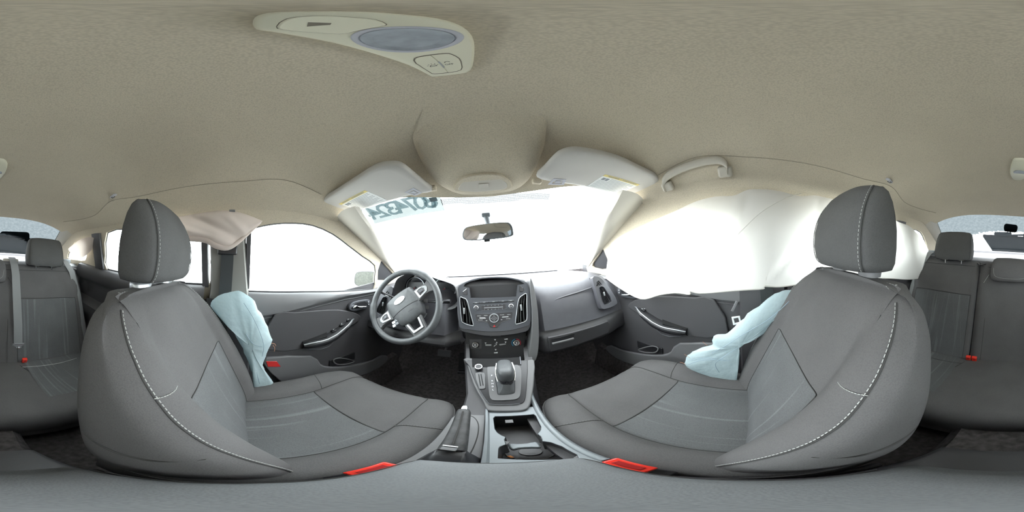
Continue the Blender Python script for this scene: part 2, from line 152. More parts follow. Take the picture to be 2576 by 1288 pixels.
 'dark_outline': [(0.759,-5.0,1.2092),(0.4652,-5.0,0.8042),(0.5765,-5.0,1.2665),(-0.4614,-5.0,1.4996),(-0.711,-5.0,1.4685),(-1.2187,-5.0,1.4739),(-1.3853,-5.0,1.3222),(-1.5754,-5.0,0.8497)],
 'dashR': [(0.1988,0.7044,0.6975),(0.3964,0.7014,0.6856),(0.5834,0.6887,0.6347),(0.1634,0.6418,0.447),(0.3635,0.6369,0.4278),(0.194,0.6309,0.4037),(0.3769,0.6287,0.395),(0.2705,0.6688,0.5554),(0.4347,0.668,0.5522)],
 'ventR': [(0.5108,0.6863,0.6252),(0.5445,0.686,0.6238),(0.5593,0.6773,0.589),(0.5737,0.6656,0.5424),(0.5208,0.6664,0.5458),(0.5113,0.6769,0.5877)],
 'ventR2': [(0.5042,0.6949,0.6595),(0.5256,0.6957,0.6627),(0.5395,0.6888,0.6353),(0.5074,0.688,0.632)],
 'wing': [(0.1756,0.7284,0.706),(0.1854,0.7176,0.6658),(0.1895,0.6994,0.5979),(0.1871,0.6804,0.5269),(0.1742,0.6514,0.4187),(0.152,0.6301,0.3391),(0.1203,0.6268,0.3268),(0.1361,0.6481,0.4063),(0.1492,0.6625,0.4601),(0.1639,0.6908,0.5656),(0.1677,0.719,0.671)],
 'bpil': [(-0.6252,-0.116,0.9053),(-0.6142,0.0299,0.9463),(-0.6837,-0.1188,0.6862),(-0.6845,0.0527,0.6831)],
 'railtop': [(-0.5938,0.5548,1.0228),(-0.5883,0.3228,1.0433),(-0.5938,0.1495,1.0229),(-0.5986,-0.2477,1.0048),(-0.6029,-0.5763,0.9888),(-0.6092,-0.9527,0.9652),(-0.6295,-1.2154,0.8892)],
 'sail': [(-0.6362,0.7333,0.8642),(-0.668,0.9322,0.745),(-0.6755,0.7526,0.7169)],
 'rearb2': [(0.7634,-1.6,0.7719),(0.1631,-1.6,0.8013),(-0.4304,-1.6,0.8123),(-0.8667,-1.6,0.8306)],
 'rshelf': [(0.2011,-1.1,0.7065),(0.108,-1.1,0.753),(-0.3803,-1.1,0.7797),(-0.6835,-1.1,0.7789)],
 'ledge': [(-0.66,-0.781,0.7671),(-0.66,-1.0616,0.7643),(-0.66,-0.524,0.7296)],
}


# ---------------------------------------------------------------- materials
MATS = {}
def mat(name, col, rough=.6, metal=0, noise_scale=0, noise_amt=0, bump=0, bump_scale=400, trans=0, spec=.5, coat=0, emit=None):
    if name in MATS: return MATS[name]
    m = bpy.data.materials.new(name); m.use_nodes = True
    nt = m.node_tree; b = nt.nodes['Principled BSDF']
    b.inputs['Base Color'].default_value = (*col, 1)
    b.inputs['Roughness'].default_value = rough
    b.inputs['Metallic'].default_value = metal
    b.inputs['Specular IOR Level'].default_value = spec
    b.inputs['Coat Weight'].default_value = coat
    tc = nt.nodes.new('ShaderNodeTexCoord')
    if noise_scale:
        n = nt.nodes.new('ShaderNodeTexNoise'); n.inputs['Scale'].default_value = noise_scale; n.inputs['Detail'].default_value = 5
        nt.links.new(tc.outputs['Object'], n.inputs['Vector'])
        mp = nt.nodes.new('ShaderNodeMapRange'); mp.inputs['From Min'].default_value = .3; mp.inputs['From Max'].default_value = .7
        mp.inputs['To Min'].default_value = 1 - noise_amt; mp.inputs['To Max'].default_value = 1 + noise_amt
        mx = nt.nodes.new('ShaderNodeVectorMath'); mx.operation = 'SCALE'; mx.inputs[0].default_value = col
        nt.links.new(n.outputs['Fac'], mp.inputs['Value']); nt.links.new(mp.outputs[0], mx.inputs['Scale'])
        nt.links.new(mx.outputs[0], b.inputs['Base Color'])
    if bump:
        n2 = nt.nodes.new('ShaderNodeTexNoise'); n2.inputs['Scale'].default_value = bump_scale; n2.inputs['Detail'].default_value = 2
        nt.links.new(tc.outputs['Object'], n2.inputs['Vector'])
        bp = nt.nodes.new('ShaderNodeBump'); bp.inputs['Strength'].default_value = bump; bp.inputs['Distance'].default_value = .001
        nt.links.new(n2.outputs['Fac'], bp.inputs['Height']); nt.links.new(bp.outputs[0], b.inputs['Normal'])
    MATS[name] = m
    return m

def weave(name, col, scale, amt, bump=.3, streak=0, cloud=.07):
    """knitted cloth: two crossed wave textures give the fine dots; streak adds faint slanting lines"""
    m = mat(name, col, .95, spec=.15)
    nt = m.node_tree; b = nt.nodes['Principled BSDF']
    tc = nt.nodes.new('ShaderNodeTexCoord')
    v = nt.nodes.new('ShaderNodeTexVoronoi'); v.inputs['Scale'].default_value = scale
    nt.links.new(tc.outputs['Object'], v.inputs['Vector'])
    n = nt.nodes.new('ShaderNodeTexNoise'); n.inputs['Scale'].default_value = 9; n.inputs['Detail'].default_value = 6
    nt.links.new(tc.outputs['Object'], n.inputs['Vector'])
    a = nt.nodes.new('ShaderNodeMapRange'); a.inputs['To Min'].default_value = 1 + amt; a.inputs['To Max'].default_value = 1 - amt
    a.inputs['From Max'].default_value = .8
    nt.links.new(v.outputs['Distance'], a.inputs['Value'])
    c = nt.nodes.new('ShaderNodeMapRange'); c.inputs['From Min'].default_value = .3; c.inputs['From Max'].default_value = .7
    c.inputs['To Min'].default_value = 1 - cloud; c.inputs['To Max'].default_value = 1 + cloud
    nt.links.new(n.outputs['Fac'], c.inputs['Value'])
    mu = nt.nodes.new('ShaderNodeMath'); mu.operation = 'MULTIPLY'
    nt.links.new(a.outputs[0], mu.inputs[0]); nt.links.new(c.outputs[0], mu.inputs[1])
    last = mu.outputs[0]
    if streak:
        mp = nt.nodes.new('ShaderNodeMapping'); mp.inputs['Rotation'].default_value = (.0, .0, .22)
        mp.inputs['Scale'].default_value = (60, 1.6, 1.6)
        nt.links.new(tc.outputs['Object'], mp.inputs['Vector'])
        ns = nt.nodes.new('ShaderNodeTexNoise'); ns.inputs['Scale'].default_value = 1.0; ns.inputs['Detail'].default_value = 1
        nt.links.new(mp.outputs[0], ns.inputs['Vector'])
        r = nt.nodes.new('ShaderNodeMapRange'); r.inputs['From Min'].default_value = .60; r.inputs['From Max'].default_value = .70
        r.inputs['To Min'].default_value = 1; r.inputs['To Max'].default_value = 1 + streak
        nt.links.new(ns.outputs['Fac'], r.inputs['Value'])
        m2 = nt.nodes.new('ShaderNodeMath'); m2.operation = 'MULTIPLY'
        nt.links.new(last, m2.inputs[0]); nt.links.new(r.outputs[0], m2.inputs[1]); last = m2.outputs[0]
    sc = nt.nodes.new('ShaderNodeVectorMath'); sc.operation = 'SCALE'; sc.inputs[0].default_value = col
    nt.links.new(last, sc.inputs['Scale']); nt.links.new(sc.outputs[0], b.inputs['Base Color'])
    bp = nt.nodes.new('ShaderNodeBump'); bp.inputs['Strength'].default_value = bump; bp.inputs['Distance'].default_value = .0006; bp.invert = True
    nt.links.new(v.outputs['Distance'], bp.inputs['Height']); nt.links.new(bp.outputs[0], b.inputs['Normal'])
    return m

def cloth(name, col, trans=.5, bs=.35, bd=.004, ns=14):
    """thin airbag fabric that lets part of the daylight through"""
    m = bpy.data.materials.new(name); m.use_nodes = True; nt = m.node_tree; nt.nodes.clear()
    o = nt.nodes.new('ShaderNodeOutputMaterial'); d = nt.nodes.new('ShaderNodeBsdfDiffuse'); t = nt.nodes.new('ShaderNodeBsdfTranslucent')
    mx = nt.nodes.new('ShaderNodeMixShader'); mx.inputs[0].default_value = trans
    d.inputs[0].default_value = (*col, 1); t.inputs[0].default_value = (*[c ** 1.2 for c in col], 1)
    tc = nt.nodes.new('ShaderNodeTexCoord'); n = nt.nodes.new('ShaderNodeTexNoise'); n.inputs['Scale'].default_value = ns; n.inputs['Detail'].default_value = 3
    nt.links.new(tc.outputs['Object'], n.inputs['Vector'])
    bp = nt.nodes.new('ShaderNodeBump'); bp.inputs['Strength'].default_value = bs; bp.inputs['Distance'].default_value = bd
    nt.links.new(n.outputs['Fac'], bp.inputs['Height']); nt.links.new(bp.outputs[0], d.inputs['Normal']); nt.links.new(bp.outputs[0], t.inputs['Normal'])
    nt.links.new(d.outputs[0], mx.inputs[1]); nt.links.new(t.outputs[0], mx.inputs[2]); nt.links.new(mx.outputs[0], o.inputs[0])
    MATS[name] = m
    return m

def glass(name, tint=(1, 1, 1), film=0, arch_tint=False, gloss=.06):
    """window glass: clear with a faint reflection; film = share of milky dirt; droplets adds a dark speckled tint outside a lower arch"""
    m = bpy.data.materials.new(name); m.use_nodes = True; nt = m.node_tree; nt.nodes.clear()
    o = nt.nodes.new('ShaderNodeOutputMaterial'); t = nt.nodes.new('ShaderNodeBsdfTransparent'); t.inputs[0].default_value = (*tint, 1)
    g = nt.nodes.new('ShaderNodeBsdfGlossy'); g.inputs['Roughness'].default_value = .03
    mx = nt.nodes.new('ShaderNodeMixShader'); mx.inputs[0].default_value = gloss
    nt.links.new(t.outputs[0], mx.inputs[1]); nt.links.new(g.outputs[0], mx.inputs[2])
    last = mx.outputs[0]
    if arch_tint:
        tc = nt.nodes.new('ShaderNodeTexCoord'); sx = nt.nodes.new('ShaderNodeSeparateXYZ'); nt.links.new(tc.outputs['Object'], sx.inputs[0])
        # dark tint everywhere except an arch in the lower middle: x^2/.40^2 + (z-.80)^2/.14^2 > 1
        def mth(op, a, b=None):
            n = nt.nodes.new('ShaderNodeMath'); n.operation = op
            for i, q in enumerate((a, b)):
                if q is None: continue
                if isinstance(q, (int, float)): n.inputs[i].default_value = q
                else: nt.links.new(q, n.inputs[i])
            return n.outputs[0]
        nz = nt.nodes.new('ShaderNodeTexNoise'); nz.inputs['Scale'].default_value = 60; nz.inputs['Detail'].default_value = 3
        nt.links.new(tc.outputs['Object'], nz.inputs['Vector'])
        ex = mth('POWER', mth('DIVIDE', mth('ABSOLUTE', sx.outputs['X']), .46), 2.4)
        ez = mth('POWER', mth('ABSOLUTE', mth('DIVIDE', mth('SUBTRACT', sx.outputs['Z'], .80), .165)), 2)
        rr = mth('ADD', mth('ADD', ex, ez), mth('MULTIPLY', mth('SUBTRACT', nz.outputs['Fac'], .5), .5))
        mr = nt.nodes.new('ShaderNodeMapRange'); mr.inputs['From Min'].default_value = .93; mr.inputs['From Max'].default_value = 1.07
        mr.inputs['To Min'].default_value = .1; mr.inputs['To Max'].default_value = 1.0
        nt.links.new(rr, mr.inputs['Value'])
        sp = nt.nodes.new('ShaderNodeMapRange'); sp.inputs['From Min'].default_value = .35; sp.inputs['From Max'].default_value = .75
        sp.inputs['To Min'].default_value = 1.0; sp.inputs['To Max'].default_value = .985
        nt.links.new(nz.outputs['Fac'], sp.inputs['Value'])
        df = nt.nodes.new('ShaderNodeBsdfTransparent'); df.inputs[0].default_value = (.034, .040, .042, 1)
        m2 = nt.nodes.new('ShaderNodeMixShader'); nt.links.new(mth('MULTIPLY', mr.outputs[0], sp.outputs[0]), m2.inputs[0])
        nt.links.new(last, m2.inputs[1]); nt.links.new(df.outputs[0], m2.inputs[2]); last = m2.outputs[0]
    elif film:
        df = nt.nodes.new('ShaderNodeBsdfTranslucent'); df.inputs[0].default_value = (.8, .85, .85, 1)
        m2 = nt.nodes.new('ShaderNodeMixShader'); m2.inputs[0].default_value = film
        nt.links.new(last, m2.inputs[1]); nt.links.new(df.outputs[0], m2.inputs[2]); last = m2.outputs[0]
    nt.links.new(last, o.inputs[0]); MATS[name] = m
    return m

HEAD = weave('headliner_cloth', (.575, .515, .41), 330, .12, .25, cloud=.025)
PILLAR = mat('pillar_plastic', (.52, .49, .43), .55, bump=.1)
FAB = weave('seat_fabric', (.116, .113, .114), 520, .10, .35)
FABIN = weave('seat_insert_fabric', (.122, .125, .128), 420, .14, .4, streak=.35)
HRFAB = weave('headrest_fabric', (.10, .10, .10), 520, .10, .35)
DASH = mat('dash_plastic', (.105, .105, .118), .48, noise_scale=30, noise_amt=.05, bump=.25, bump_scale=900)
DARK = mat('dark_plastic', (.072, .070, .075), .5, bump=.2, bump_scale=700)  # base lifted a little, veiling haze put into the colour
BLACK = mat('black_plastic', (.022, .022, .025), .35)
HOLE = mat('deep_black', (.008, .008, .009), .8)
BEZEL = mat('bezel_grey', (.12, .125, .14), .35, metal=.25, coat=.3)
GLOSS = mat('gloss_black', (.018, .018, .022), .12, coat=.6)
SILVER = mat('satin_silver', (.52, .54, .56), .33, metal=.75)
SILVERP = mat('silver_paint', (.205, .225, .24), .45, metal=.2, noise_scale=8, noise_amt=.06)
CHROME = mat('chrome', (.85, .86, .88), .12, metal=1)
CARPET = mat('carpet', (.085, .078, .078), 1.0, noise_scale=60, noise_amt=.35, bump=.9, bump_scale=260, spec=.1)  # raised albedo carries the footwell haze in the colour
RUBBER = mat('rubber_mat', (.035, .034, .036), .8, bump=.3, bump_scale=200)
RED = mat('buckle_red', (.85, .035, .02), .35, coat=.4)
REDREF = mat('reflector_red', (.62, .03, .03), .2, coat=.6)
WHITE = mat('white_print', (.85, .86, .88), .5)
LABEL = mat('label_paper', (.78, .80, .80), .6)
YELLOW = mat('label_yellow', (.72, .60, .22), .6)
PRINT = mat('label_print', (.36, .39, .41), .7)
VISOR = mat('visor_vinyl', (.53, .515, .49), .7, bump=.3, bump_scale=600)
LENS = mat('lamp_lens', (.36, .39, .43), .25, noise_scale=60, noise_amt=.15, coat=.4)
LENSRIM = mat('lamp_rim', (.50, .51, .56), .3)
DOMEP = mat('lamp_plastic', (.74, .72, .58), .4)
BELT = mat('belt_webbing', (.23, .235, .24), .8, bump=.4, bump_scale=500)
STITCH = mat('stitch_thread', (.50, .51, .49), .9)
LEATHER = mat('wheel_rubber', (.095, .10, .105), .45, noise_scale=40, noise_amt=.12, bump=.35, bump_scale=500)
HUB = mat('wheel_hub', (.11, .115, .12), .5, noise_scale=70, noise_amt=.12, bump=.2, bump_scale=900)
ARMR = weave('armrest_cloth', (.150, .157, .162), 600, .08, .3)
BAG = cloth('airbag_white', (.80, .78, .745), .42)
BAGB = cloth('airbag_blue', (.56, .68, .71), .33, bs=.7, bd=.009, ns=17)
BAGP = cloth('airbag_pink', (.70, .62, .57), .28)
PILLARB = mat('pillar_plastic_shaded', (.20, .195, .18), .6, bump=.1)  # darker copy of the pillar plastic, the B-pillar's shade put into its colour
GREYP = mat('grey_trim', (.155, .155, .16), .5, bump=.2, bump_scale=600)
SEAM = mat('seam_dark', (.045, .044, .043), .9)
GLASS = glass('clear_glass', (.97, 1, .99), film=0.0)
REARG = glass('tinted_rear_glass', arch_tint=True)
SCREEN = mat('screen_glass', (.016, .016, .02), .08, coat=.6)
BLUE = mat('cold_blue', (.03, .20, .34), .4)
HOTRED = mat('hot_red', (.50, .02, .05), .4)
AMBER = mat('amber', (.9, .35, .12), .4)
ASPHALT = mat('pale_gravel', (.45, .44, .42), .95, noise_scale=2, noise_amt=.15)
DARK_SHAPE = mat('dark_matt', (.004, .006, .007), 1.0, spec=.05)
BODY = mat('body_underside', (.05, .05, .055), .8)

# ---------------------------------------------------------------- helpers
def link(o, parent=None):
    COL.objects.link(o)
    if parent is not None:
        o.parent = parent
        o.matrix_parent_inverse = parent.matrix_world.inverted() if parent.get('_inv') else Matrix()
    return o

def thing(name, label, cat, loc=(0, 0, 0), group=None, local=False, mat4=None):
    o = bpy.data.objects.new(name, None); COL.objects.link(o)
    o.empty_display_size = .02
    if mat4 is not None: o.matrix_world = mat4
    else: o.location = loc; o.matrix_world = Matrix.Translation(loc)
    o['label'] = label; o['category'] = cat
    if group: o['group'] = group
    if not local: o['_inv'] = 1
    return o

def tag(o, label, cat, group=None, kind=None):
    o['label'] = label; o['category'] = cat
    if group: o['group'] = group
    if kind: o['kind'] = kind
    return o

def mesh(name, verts, faces, m, parent=None, smooth=True, bevel=0, bseg=2, solid=0, sub=0, angle=35, label=None, kind=None):
    me = bpy.data.meshes.new(name)
    me.from_pydata([tuple(v) for v in verts], [], faces)
    bm = bmesh.new(); bm.from_mesh(me)
    bmesh.ops.remove_doubles(bm, verts=bm.verts, dist=1e-6)
    bmesh.ops.recalc_face_normals(bm, faces=bm.faces)
    bm.to_mesh(me); bm.free()
    me.materials.append(m)
    o = bpy.data.objects.new(name, me)
    link(o, parent)
    if solid:
        md = o.modifiers.new('s', 'SOLIDIFY'); md.thickness = abs(solid); md.offset = 0
    if bevel:
        md = o.modifiers.new('b', 'BEVEL'); md.width = bevel; md.segments = bseg; md.limit_method = 'ANGLE'; md.angle_limit = R(30)
        md.harden_normals = False
    if sub:
        md = o.modifiers.new('u', 'SUBSURF'); md.levels = sub; md.render_levels = sub
    if smooth:
        me.shade_smooth() if sub or angle is None else me.set_sharp_from_angle(angle=R(angle))
        for p in me.polygons: p.use_smooth = True
    if label: o['label'] = label
    if kind: o['kind'] = kind
    return o

def spline(pts, n=4, closed=True):
    P = [Vector(p) for p in pts]; out = []; N = len(P)
    rng = range(N) if closed else range(N - 1)
    for i in rng:
        if closed: p0, p1, p2, p3 = P[i - 1], P[i], P[(i + 1) % N], P[(i + 2) % N]
        else: p0, p1, p2, p3 = P[max(i - 1, 0)], P[i], P[i + 1], P[min(i + 2, N - 1)]
        for k in range(n):
            t = k / n
            out.append(.5 * ((2 * p1) + (p2 - p0) * t + (2 * p0 - 5 * p1 + 4 * p2 - p3) * t * t + (3 * p1 - p0 - 3 * p2 + p3) * t ** 3))
    if not closed: out.append(P[-1])
    return out

def area_normal(pts):
    n = Vector()
    for i in range(len(pts)):
        n += Vector(pts[i]).cross(Vector(pts[(i + 1) % len(pts)]))
    return n.normalized()

def prism(name, pts, depth, m, parent=None, toward=(0, 0, 0.8), holes=(), out=0, bevel=.0015, rnd=0, bseg=2, label=None, kind=None, hround=0, angle=35):
    """plate whose front is the outline: the front faces the point `toward`, `out` metres proud, `depth` metres thick"""
    pts = [Vector(p) for p in pts]
    if rnd: pts = spline(pts, rnd)
    holes = [[Vector(p) for p in h] for h in holes]
    if hround: holes = [spline(h, hround) for h in holes]
    n = area_normal(pts)
    c = sum(pts, Vector()) / len(pts)
    if n.dot(Vector(toward) - c) < 0: n = -n
    loops = [pts] + holes
    if holes:
        tris = [tuple(t) for t in tessellate_polygon(loops)]
    else:
        tris = [tuple(range(len(pts)))]
    allp = [p for l in loops for p in l]; N = len(allp)
    verts = [p + n * out for p in allp] + [p + n * (out - depth) for p in allp]
    faces = list(tris) + [tuple(i + N for i in reversed(t)) for t in tris]
    k = 0
    for l in loops:
        L = len(l)
        for i in range(L):
            a, b = k + i, k + (i + 1) % L
            faces.append((a, b, b + N, a + N))
        k += L
    return mesh(name, verts, faces, m, parent, bevel=bevel, bseg=bseg, label=label, kind=kind, angle=angle)

def loft(name, rings, m, parent=None, closed=True, caps=True, **k):
    n = len(rings[0]); verts = [v for r in rings for v in r]; faces = []
    for i in range(len(rings) - 1):
        for j in range(n if closed else n - 1):
            a = i * n + j; b = i * n + (j + 1) % n
            faces.append((a, b, b + n, a + n))
    if closed and caps:
        faces.append(tuple(range(n))); faces.append(tuple(range((len(rings) - 1) * n, len(rings) * n)))
    return mesh(name, verts, faces, m, parent, **k)

def tube(name, path, r, m, parent=None, closed=False, seg=10, flat=1, **k):
    P = [Vector(p) for p in path]; N = len(P); rings = []
    rad = r if hasattr(r, '__len__') else [r] * N
    prev = None
    for i, p in enumerate(P):
        t = (P[(i + 1) % N] - P[i - 1]) if closed else (P[min(i + 1, N - 1)] - P[max(i - 1, 0)])
        t.normalize()
        if prev is None:
            a = Vector((0, 0, 1)) if abs(t.z) < .9 else Vector((1, 0, 0))
            u = t.cross(a).normalized()
        else:
            u = (prev - t * prev.dot(t)).normalized()
        prev = u; w = t.cross(u)
        rings.append([p + (u * math.cos(q) + w * math.sin(q) * flat) * rad[i] for q in [2 * math.pi * s / seg for s in range(seg)]])
    if closed:
        rings.append(rings[0])
        return loft(name, rings, m, parent, caps=False, angle=60, **k)
    return loft(name, rings, m, parent, angle=60, **k)

def box(name, size, loc, m, parent=None, rot=(0, 0, 0), bevel=.002, bseg=2, taper=None, **k):
    sx, sy, sz = [s / 2 for s in size]
    from mathutils import Euler
    M = Matrix.Translation(loc) @ Euler(rot).to_matrix().to_4x4()
    tp = taper or (1, 1)
    v = []
    for z in (-sz, sz):
        f = tp if z > 0 else (1, 1)
        for x, y in ((-sx, -sy), (sx, -sy), (sx, sy), (-sx, sy)):
            v.append(M @ Vector((x * f[0], y * f[1], z)))
    f = [(0, 1, 2, 3), (4, 5, 6, 7), (0, 1, 5, 4), (1, 2, 6, 5), (2, 3, 7, 6), (3, 0, 4, 7)]
    return mesh(name, v, f, m, parent, bevel=bevel, bseg=bseg, **k)

def disc(name, c, n, r, depth, m, parent=None, seg=28, r2=None, bevel=.001, up=None, sq=1, **k):
    """round knob or cylinder whose front centre is c, facing n"""
    c = Vector(c); n = Vector(n).normalized()
    a = Vector(up) if up is not None else (Vector((0, 0, 1)) if abs(n.z) < .9 else Vector((0, 1, 0)))
    u = n.cross(a).normalized(); w = u.cross(n)
    r2 = r if r2 is None else r2
    rings = [[c + n * o + (u * math.cos(q) + w * math.sin(q) * sq) * rr for q in [2 * math.pi * s / seg for s in range(seg)]] for o, rr in ((0, r2), (-depth, r))]
    return loft(name, rings, m, parent, bevel=bevel, **k)

def ringo(name, c, n, r1, r2, depth, m, parent=None, seg=36, a0=0, a1=360, sq=1, **k):
    """flat ring or arc facing n"""
    c = Vector(c); n = Vector(n).normalized(); a = Vector((0, 0, 1)) if abs(n.z) < .9 else Vector((0, 1, 0))
    u = a.cross(n).normalized(); w = n.cross(u)
    full = a1 - a0 >= 360; cnt = seg + (0 if full else 1)
    rings = []
    for s in range(cnt):
        q = R(a0 + (a1 - a0) * s / seg); dd = u * math.cos(q) + w * math.sin(q) * sq
        rings.append([c + dd * r1, c + dd * r2, c + dd * r2 - n * depth, c + dd * r1 - n * depth])
    if full: rings.append(rings[0])
    return loft(name, rings, m, parent, caps=not full, **k)

def frame_of(n, right=(1, 0, 0)):
    n = Vector(n).normalized(); x = (Vector(right) - n * Vector(right).dot(n)).normalized(); y = n.cross(x)
    return Matrix((x, y, n)).transposed()

def text(name, s, c, n, size, m, parent=None, right=(1, 0, 0), extr=.0002, sx=1, bold=0, shear=0, align='CENTER'):
    cu = bpy.data.curves.new(name, 'FONT'); cu.body = s; cu.size = size; cu.extrude = extr; cu.offset = bold
    cu.align_x = align; cu.align_y = 'CENTER'; cu.shear = shear; cu.resolution_u = 2
    tmp = bpy.data.objects.new('tmp', cu); COL.objects.link(tmp)
    dg = bpy.context.evaluated_depsgraph_get(); me = bpy.data.meshes.new_from_object(tmp.evaluated_get(dg))
    bpy.data.objects.remove(tmp); me.materials.clear(); me.materials.append(m)
    o = bpy.data.objects.new(name, me)
    M = Matrix.Translation(c) @ frame_of(n, right).to_4x4() @ Matrix.Scale(sx, 4, (1, 0, 0))
    me.transform(M)
    link(o, parent)
    return o

def merge(name, parts, m, parent=None, **k):
    """join several already-built objects into one mesh part"""
    dg = bpy.context.evaluated_depsgraph_get()
    V = []; F = []
    for o in parts:
        e = o.evaluated_get(dg); me = e.to_mesh(); b = len(V)
        V += [v.co.copy() for v in me.vertices]; F += [tuple(i + b for i in p.vertices) for p in me.polygons]
        e.to_mesh_clear()
    for o in parts:
        bpy.data.objects.remove(o)
    return mesh(name, V, F, m, parent, **k)

def stitches(name, path, m, parent, gap=.007, ln=.0042, r=.0006, lift=(0, 0, 0), label=None):
    """a row of short threads along a path, one mesh"""
    P = [Vector(p) for p in path]; acc = 0; V = []; F = []
    segs = [(P[i], P[i + 1]) for i in range(len(P) - 1)]
    dist = 0; nxt = 0
    for a, b in segs:
        L = (b - a).length
        if L < 1e-6: continue
        t = (b - a) / L
        while nxt <= dist + L:
            s = a + t * (nxt - dist)
            u = t.cross(Vector((0.3, .5, .8))).normalized() * r; w = t.cross(u).normalized() * r
            k = len(V); e = s + t * ln
            V += [s + u, s + w, s - u, s - w, e + u, e + w, e - u, e - w]
            F += [(k, k + 1, k + 5, k + 4), (k + 1, k + 2, k + 6, k + 5), (k + 2, k + 3, k + 7, k + 6), (k + 3, k, k + 4, k + 7), (k, k + 1, k + 2, k + 3), (k + 4, k + 5, k + 6, k + 7)]
            nxt += gap
        dist += L
    o = mesh(name, V, F, m, parent, smooth=False)
    if label: o['label'] = label
    return o

def lerp(a, b, t): return a + (b - a) * t
def interp(x, xs, ys):
    return float(np.interp(x, xs, ys))
def smooth_interp(x, xs, ys):
    # catmull-rom through the table
    i = 0
    while i < len(xs) - 2 and x > xs[i + 1]: i += 1
    t = max(0, min(1, (x - xs[i]) / (xs[i + 1] - xs[i])))
    p0, p1, p2, p3 = ys[max(i - 1, 0)], ys[i], ys[i + 1], ys[min(i + 2, len(ys) - 1)]
    return .5 * (2 * p1 + (p2 - p0) * t + (2 * p0 - 5 * p1 + 4 * p2 - p3) * t * t + (3 * p1 - p0 - 3 * p2 + p3) * t ** 3)
def mir(pts): return [Vector((-p[0], p[1], p[2])) for p in pts]

# ================================================================ structure: ground, shell, glass
g = box('ground', (160, 160, .1), (0, 0, -.45), ASPHALT, bevel=0); g['kind'] = 'structure'

def side_x(z):                       # inner face of the greenhouse leans inwards above the belt line
    return .68 - .267 * (z - .7)
# ---- headliner
ZC = ([-1.16, -1.0, -.75, -.4, 0, .2, .3, .38, .45, .52, .58], [1.055, 1.105, 1.155, 1.192, 1.212, 1.2065, 1.188, 1.158, 1.120, 1.075, 1.035])
ZE = ([-1.16, -1.0, -.6, 0, .3, .47, .58], [.93, .985, .992, 1.012, 1.015, 1.0, .985])
def zroof(x, y):
    c = smooth_interp(y, *ZC); e = smooth_interp(y, *ZE)
    return c - (c - e) * min(1, abs(x) / .6) ** 4
def y_rear(x): return -1.14 + .02 * (abs(x) / .3) ** 2 * .6 + (.05 if abs(x) > .55 else 0)
def y_front(x): return .575 - .115 * (abs(x) / .5) ** 1.6
XS = [-.60 + 1.2 * i / 60 for i in range(61)]
rows = []
for s in range(61):
    t = s / 60
    rows.append([Vector((x, lerp(y_rear(x), y_front(x), t), zroof(x, lerp(y_rear(x), y_front(x), t)))) for x in XS])
rows_top = [[p + Vector((0, 0, .02)) for p in r] for r in rows]
lip_f = [Vector((p.x, p.y + .012, p.z + .012)) for p in rows[-1]]
o = loft('ceiling', [[p + Vector((0, .0, .03)) for p in rows[0]]] + rows + [lip_f, [p + Vector((0, 0, .03)) for p in rows[-1]]], HEAD, closed=False, angle=50)
o['kind'] = 'structure'
roof = loft('roof_panel', [[p + Vector((0, 0, .04 + .02 * (1 - abs(p.x) / .6))) for p in r] for r in rows[::6] + [rows[-1]]], BODY, closed=False); roof['kind'] = 'structure'
# seam line along each side of the headliner
for sgn, nm in ((-1, 'trim_1'), (1, 'trim_2')):
    path = []
    for y, x in ((-1.0, .50), (-.85, .535), (-.7, .54), (-.55, .505), (-.40, .52), (-.2, .52), (0, .515), (.15, .50), (.3, .52)):
        path.append((sgn * x, y, zroof(x, y) - .0008))
    s_ = tube(nm, spline(path, 5, False), .0011, mat('headliner_seam', (.36, .325, .26), .9), seg=6); s_['kind'] = 'structure'

# ---- front bulge of the headliner that carries the mirror and its flap
def bulge_edge(): return spline(D['hump'], 3)
be = bulge_edge(); cx, cy = .004, .42
rings = []
for k, (f, dz) in enumerate(((1.06, .040), (1.02, .018), (1.0, .004), (.97, -.006), (.9, -.013), (.75, -.018), (.5, -.021), (.2, -.022))):
    ring = []
    for p in be:
        x = cx + (p.x - cx) * f; y = cy + (p.y - cy) * f
        fade = max(0, min(1, (y - .255) / .26)); fade = fade * fade * (3 - 2 * fade)   # melts into the ceiling at its rear
        base = min(zroof(x, min(y, .575)), zroof(cx, min(y, .575))) if y < .5 else p.z + .0
        zz = lerp(zroof(x, min(y, .56)) + .004, p.z * 0 + lerp(1.118, 1.052, max(0, min(1, (y - .26) / .34))) + dz, fade)
        ring.append(Vector((x, y, zz)))
    rings.append(ring)
hump = loft('ceiling_bulge', rings, HEAD, caps=True, angle=70); hump['kind'] = 'structure'
hp = [Vector((p[0], p[1], lerp(1.118, 1.052, max(0, min(1, (p[1] - .26) / .34))) - .0225)) for p in D['humppanel']]
fl = thing('overhead_flap', 'small beige oval-ended flap in the ceiling bulge above the rear-view mirror', 'trim panel', tuple(sum(hp, Vector()) / len(hp)))
prism('panel', hp, .01, HEAD, fl, out=.001, rnd=4, bevel=.002)
hin = [Vector((lerp(-.002, p.x, .84), lerp(.495, p.y, .80), p.z)) for p in hp]
prism('inner_panel', hin, .006, PILLAR, fl, out=.002, rnd=4, bevel=.0015)
box('badge', (.03, .02, .002), (0, .497, hp[0].z - .0032), PILLAR, fl, rot=(R(-11), 0, 0), bevel=.0006)

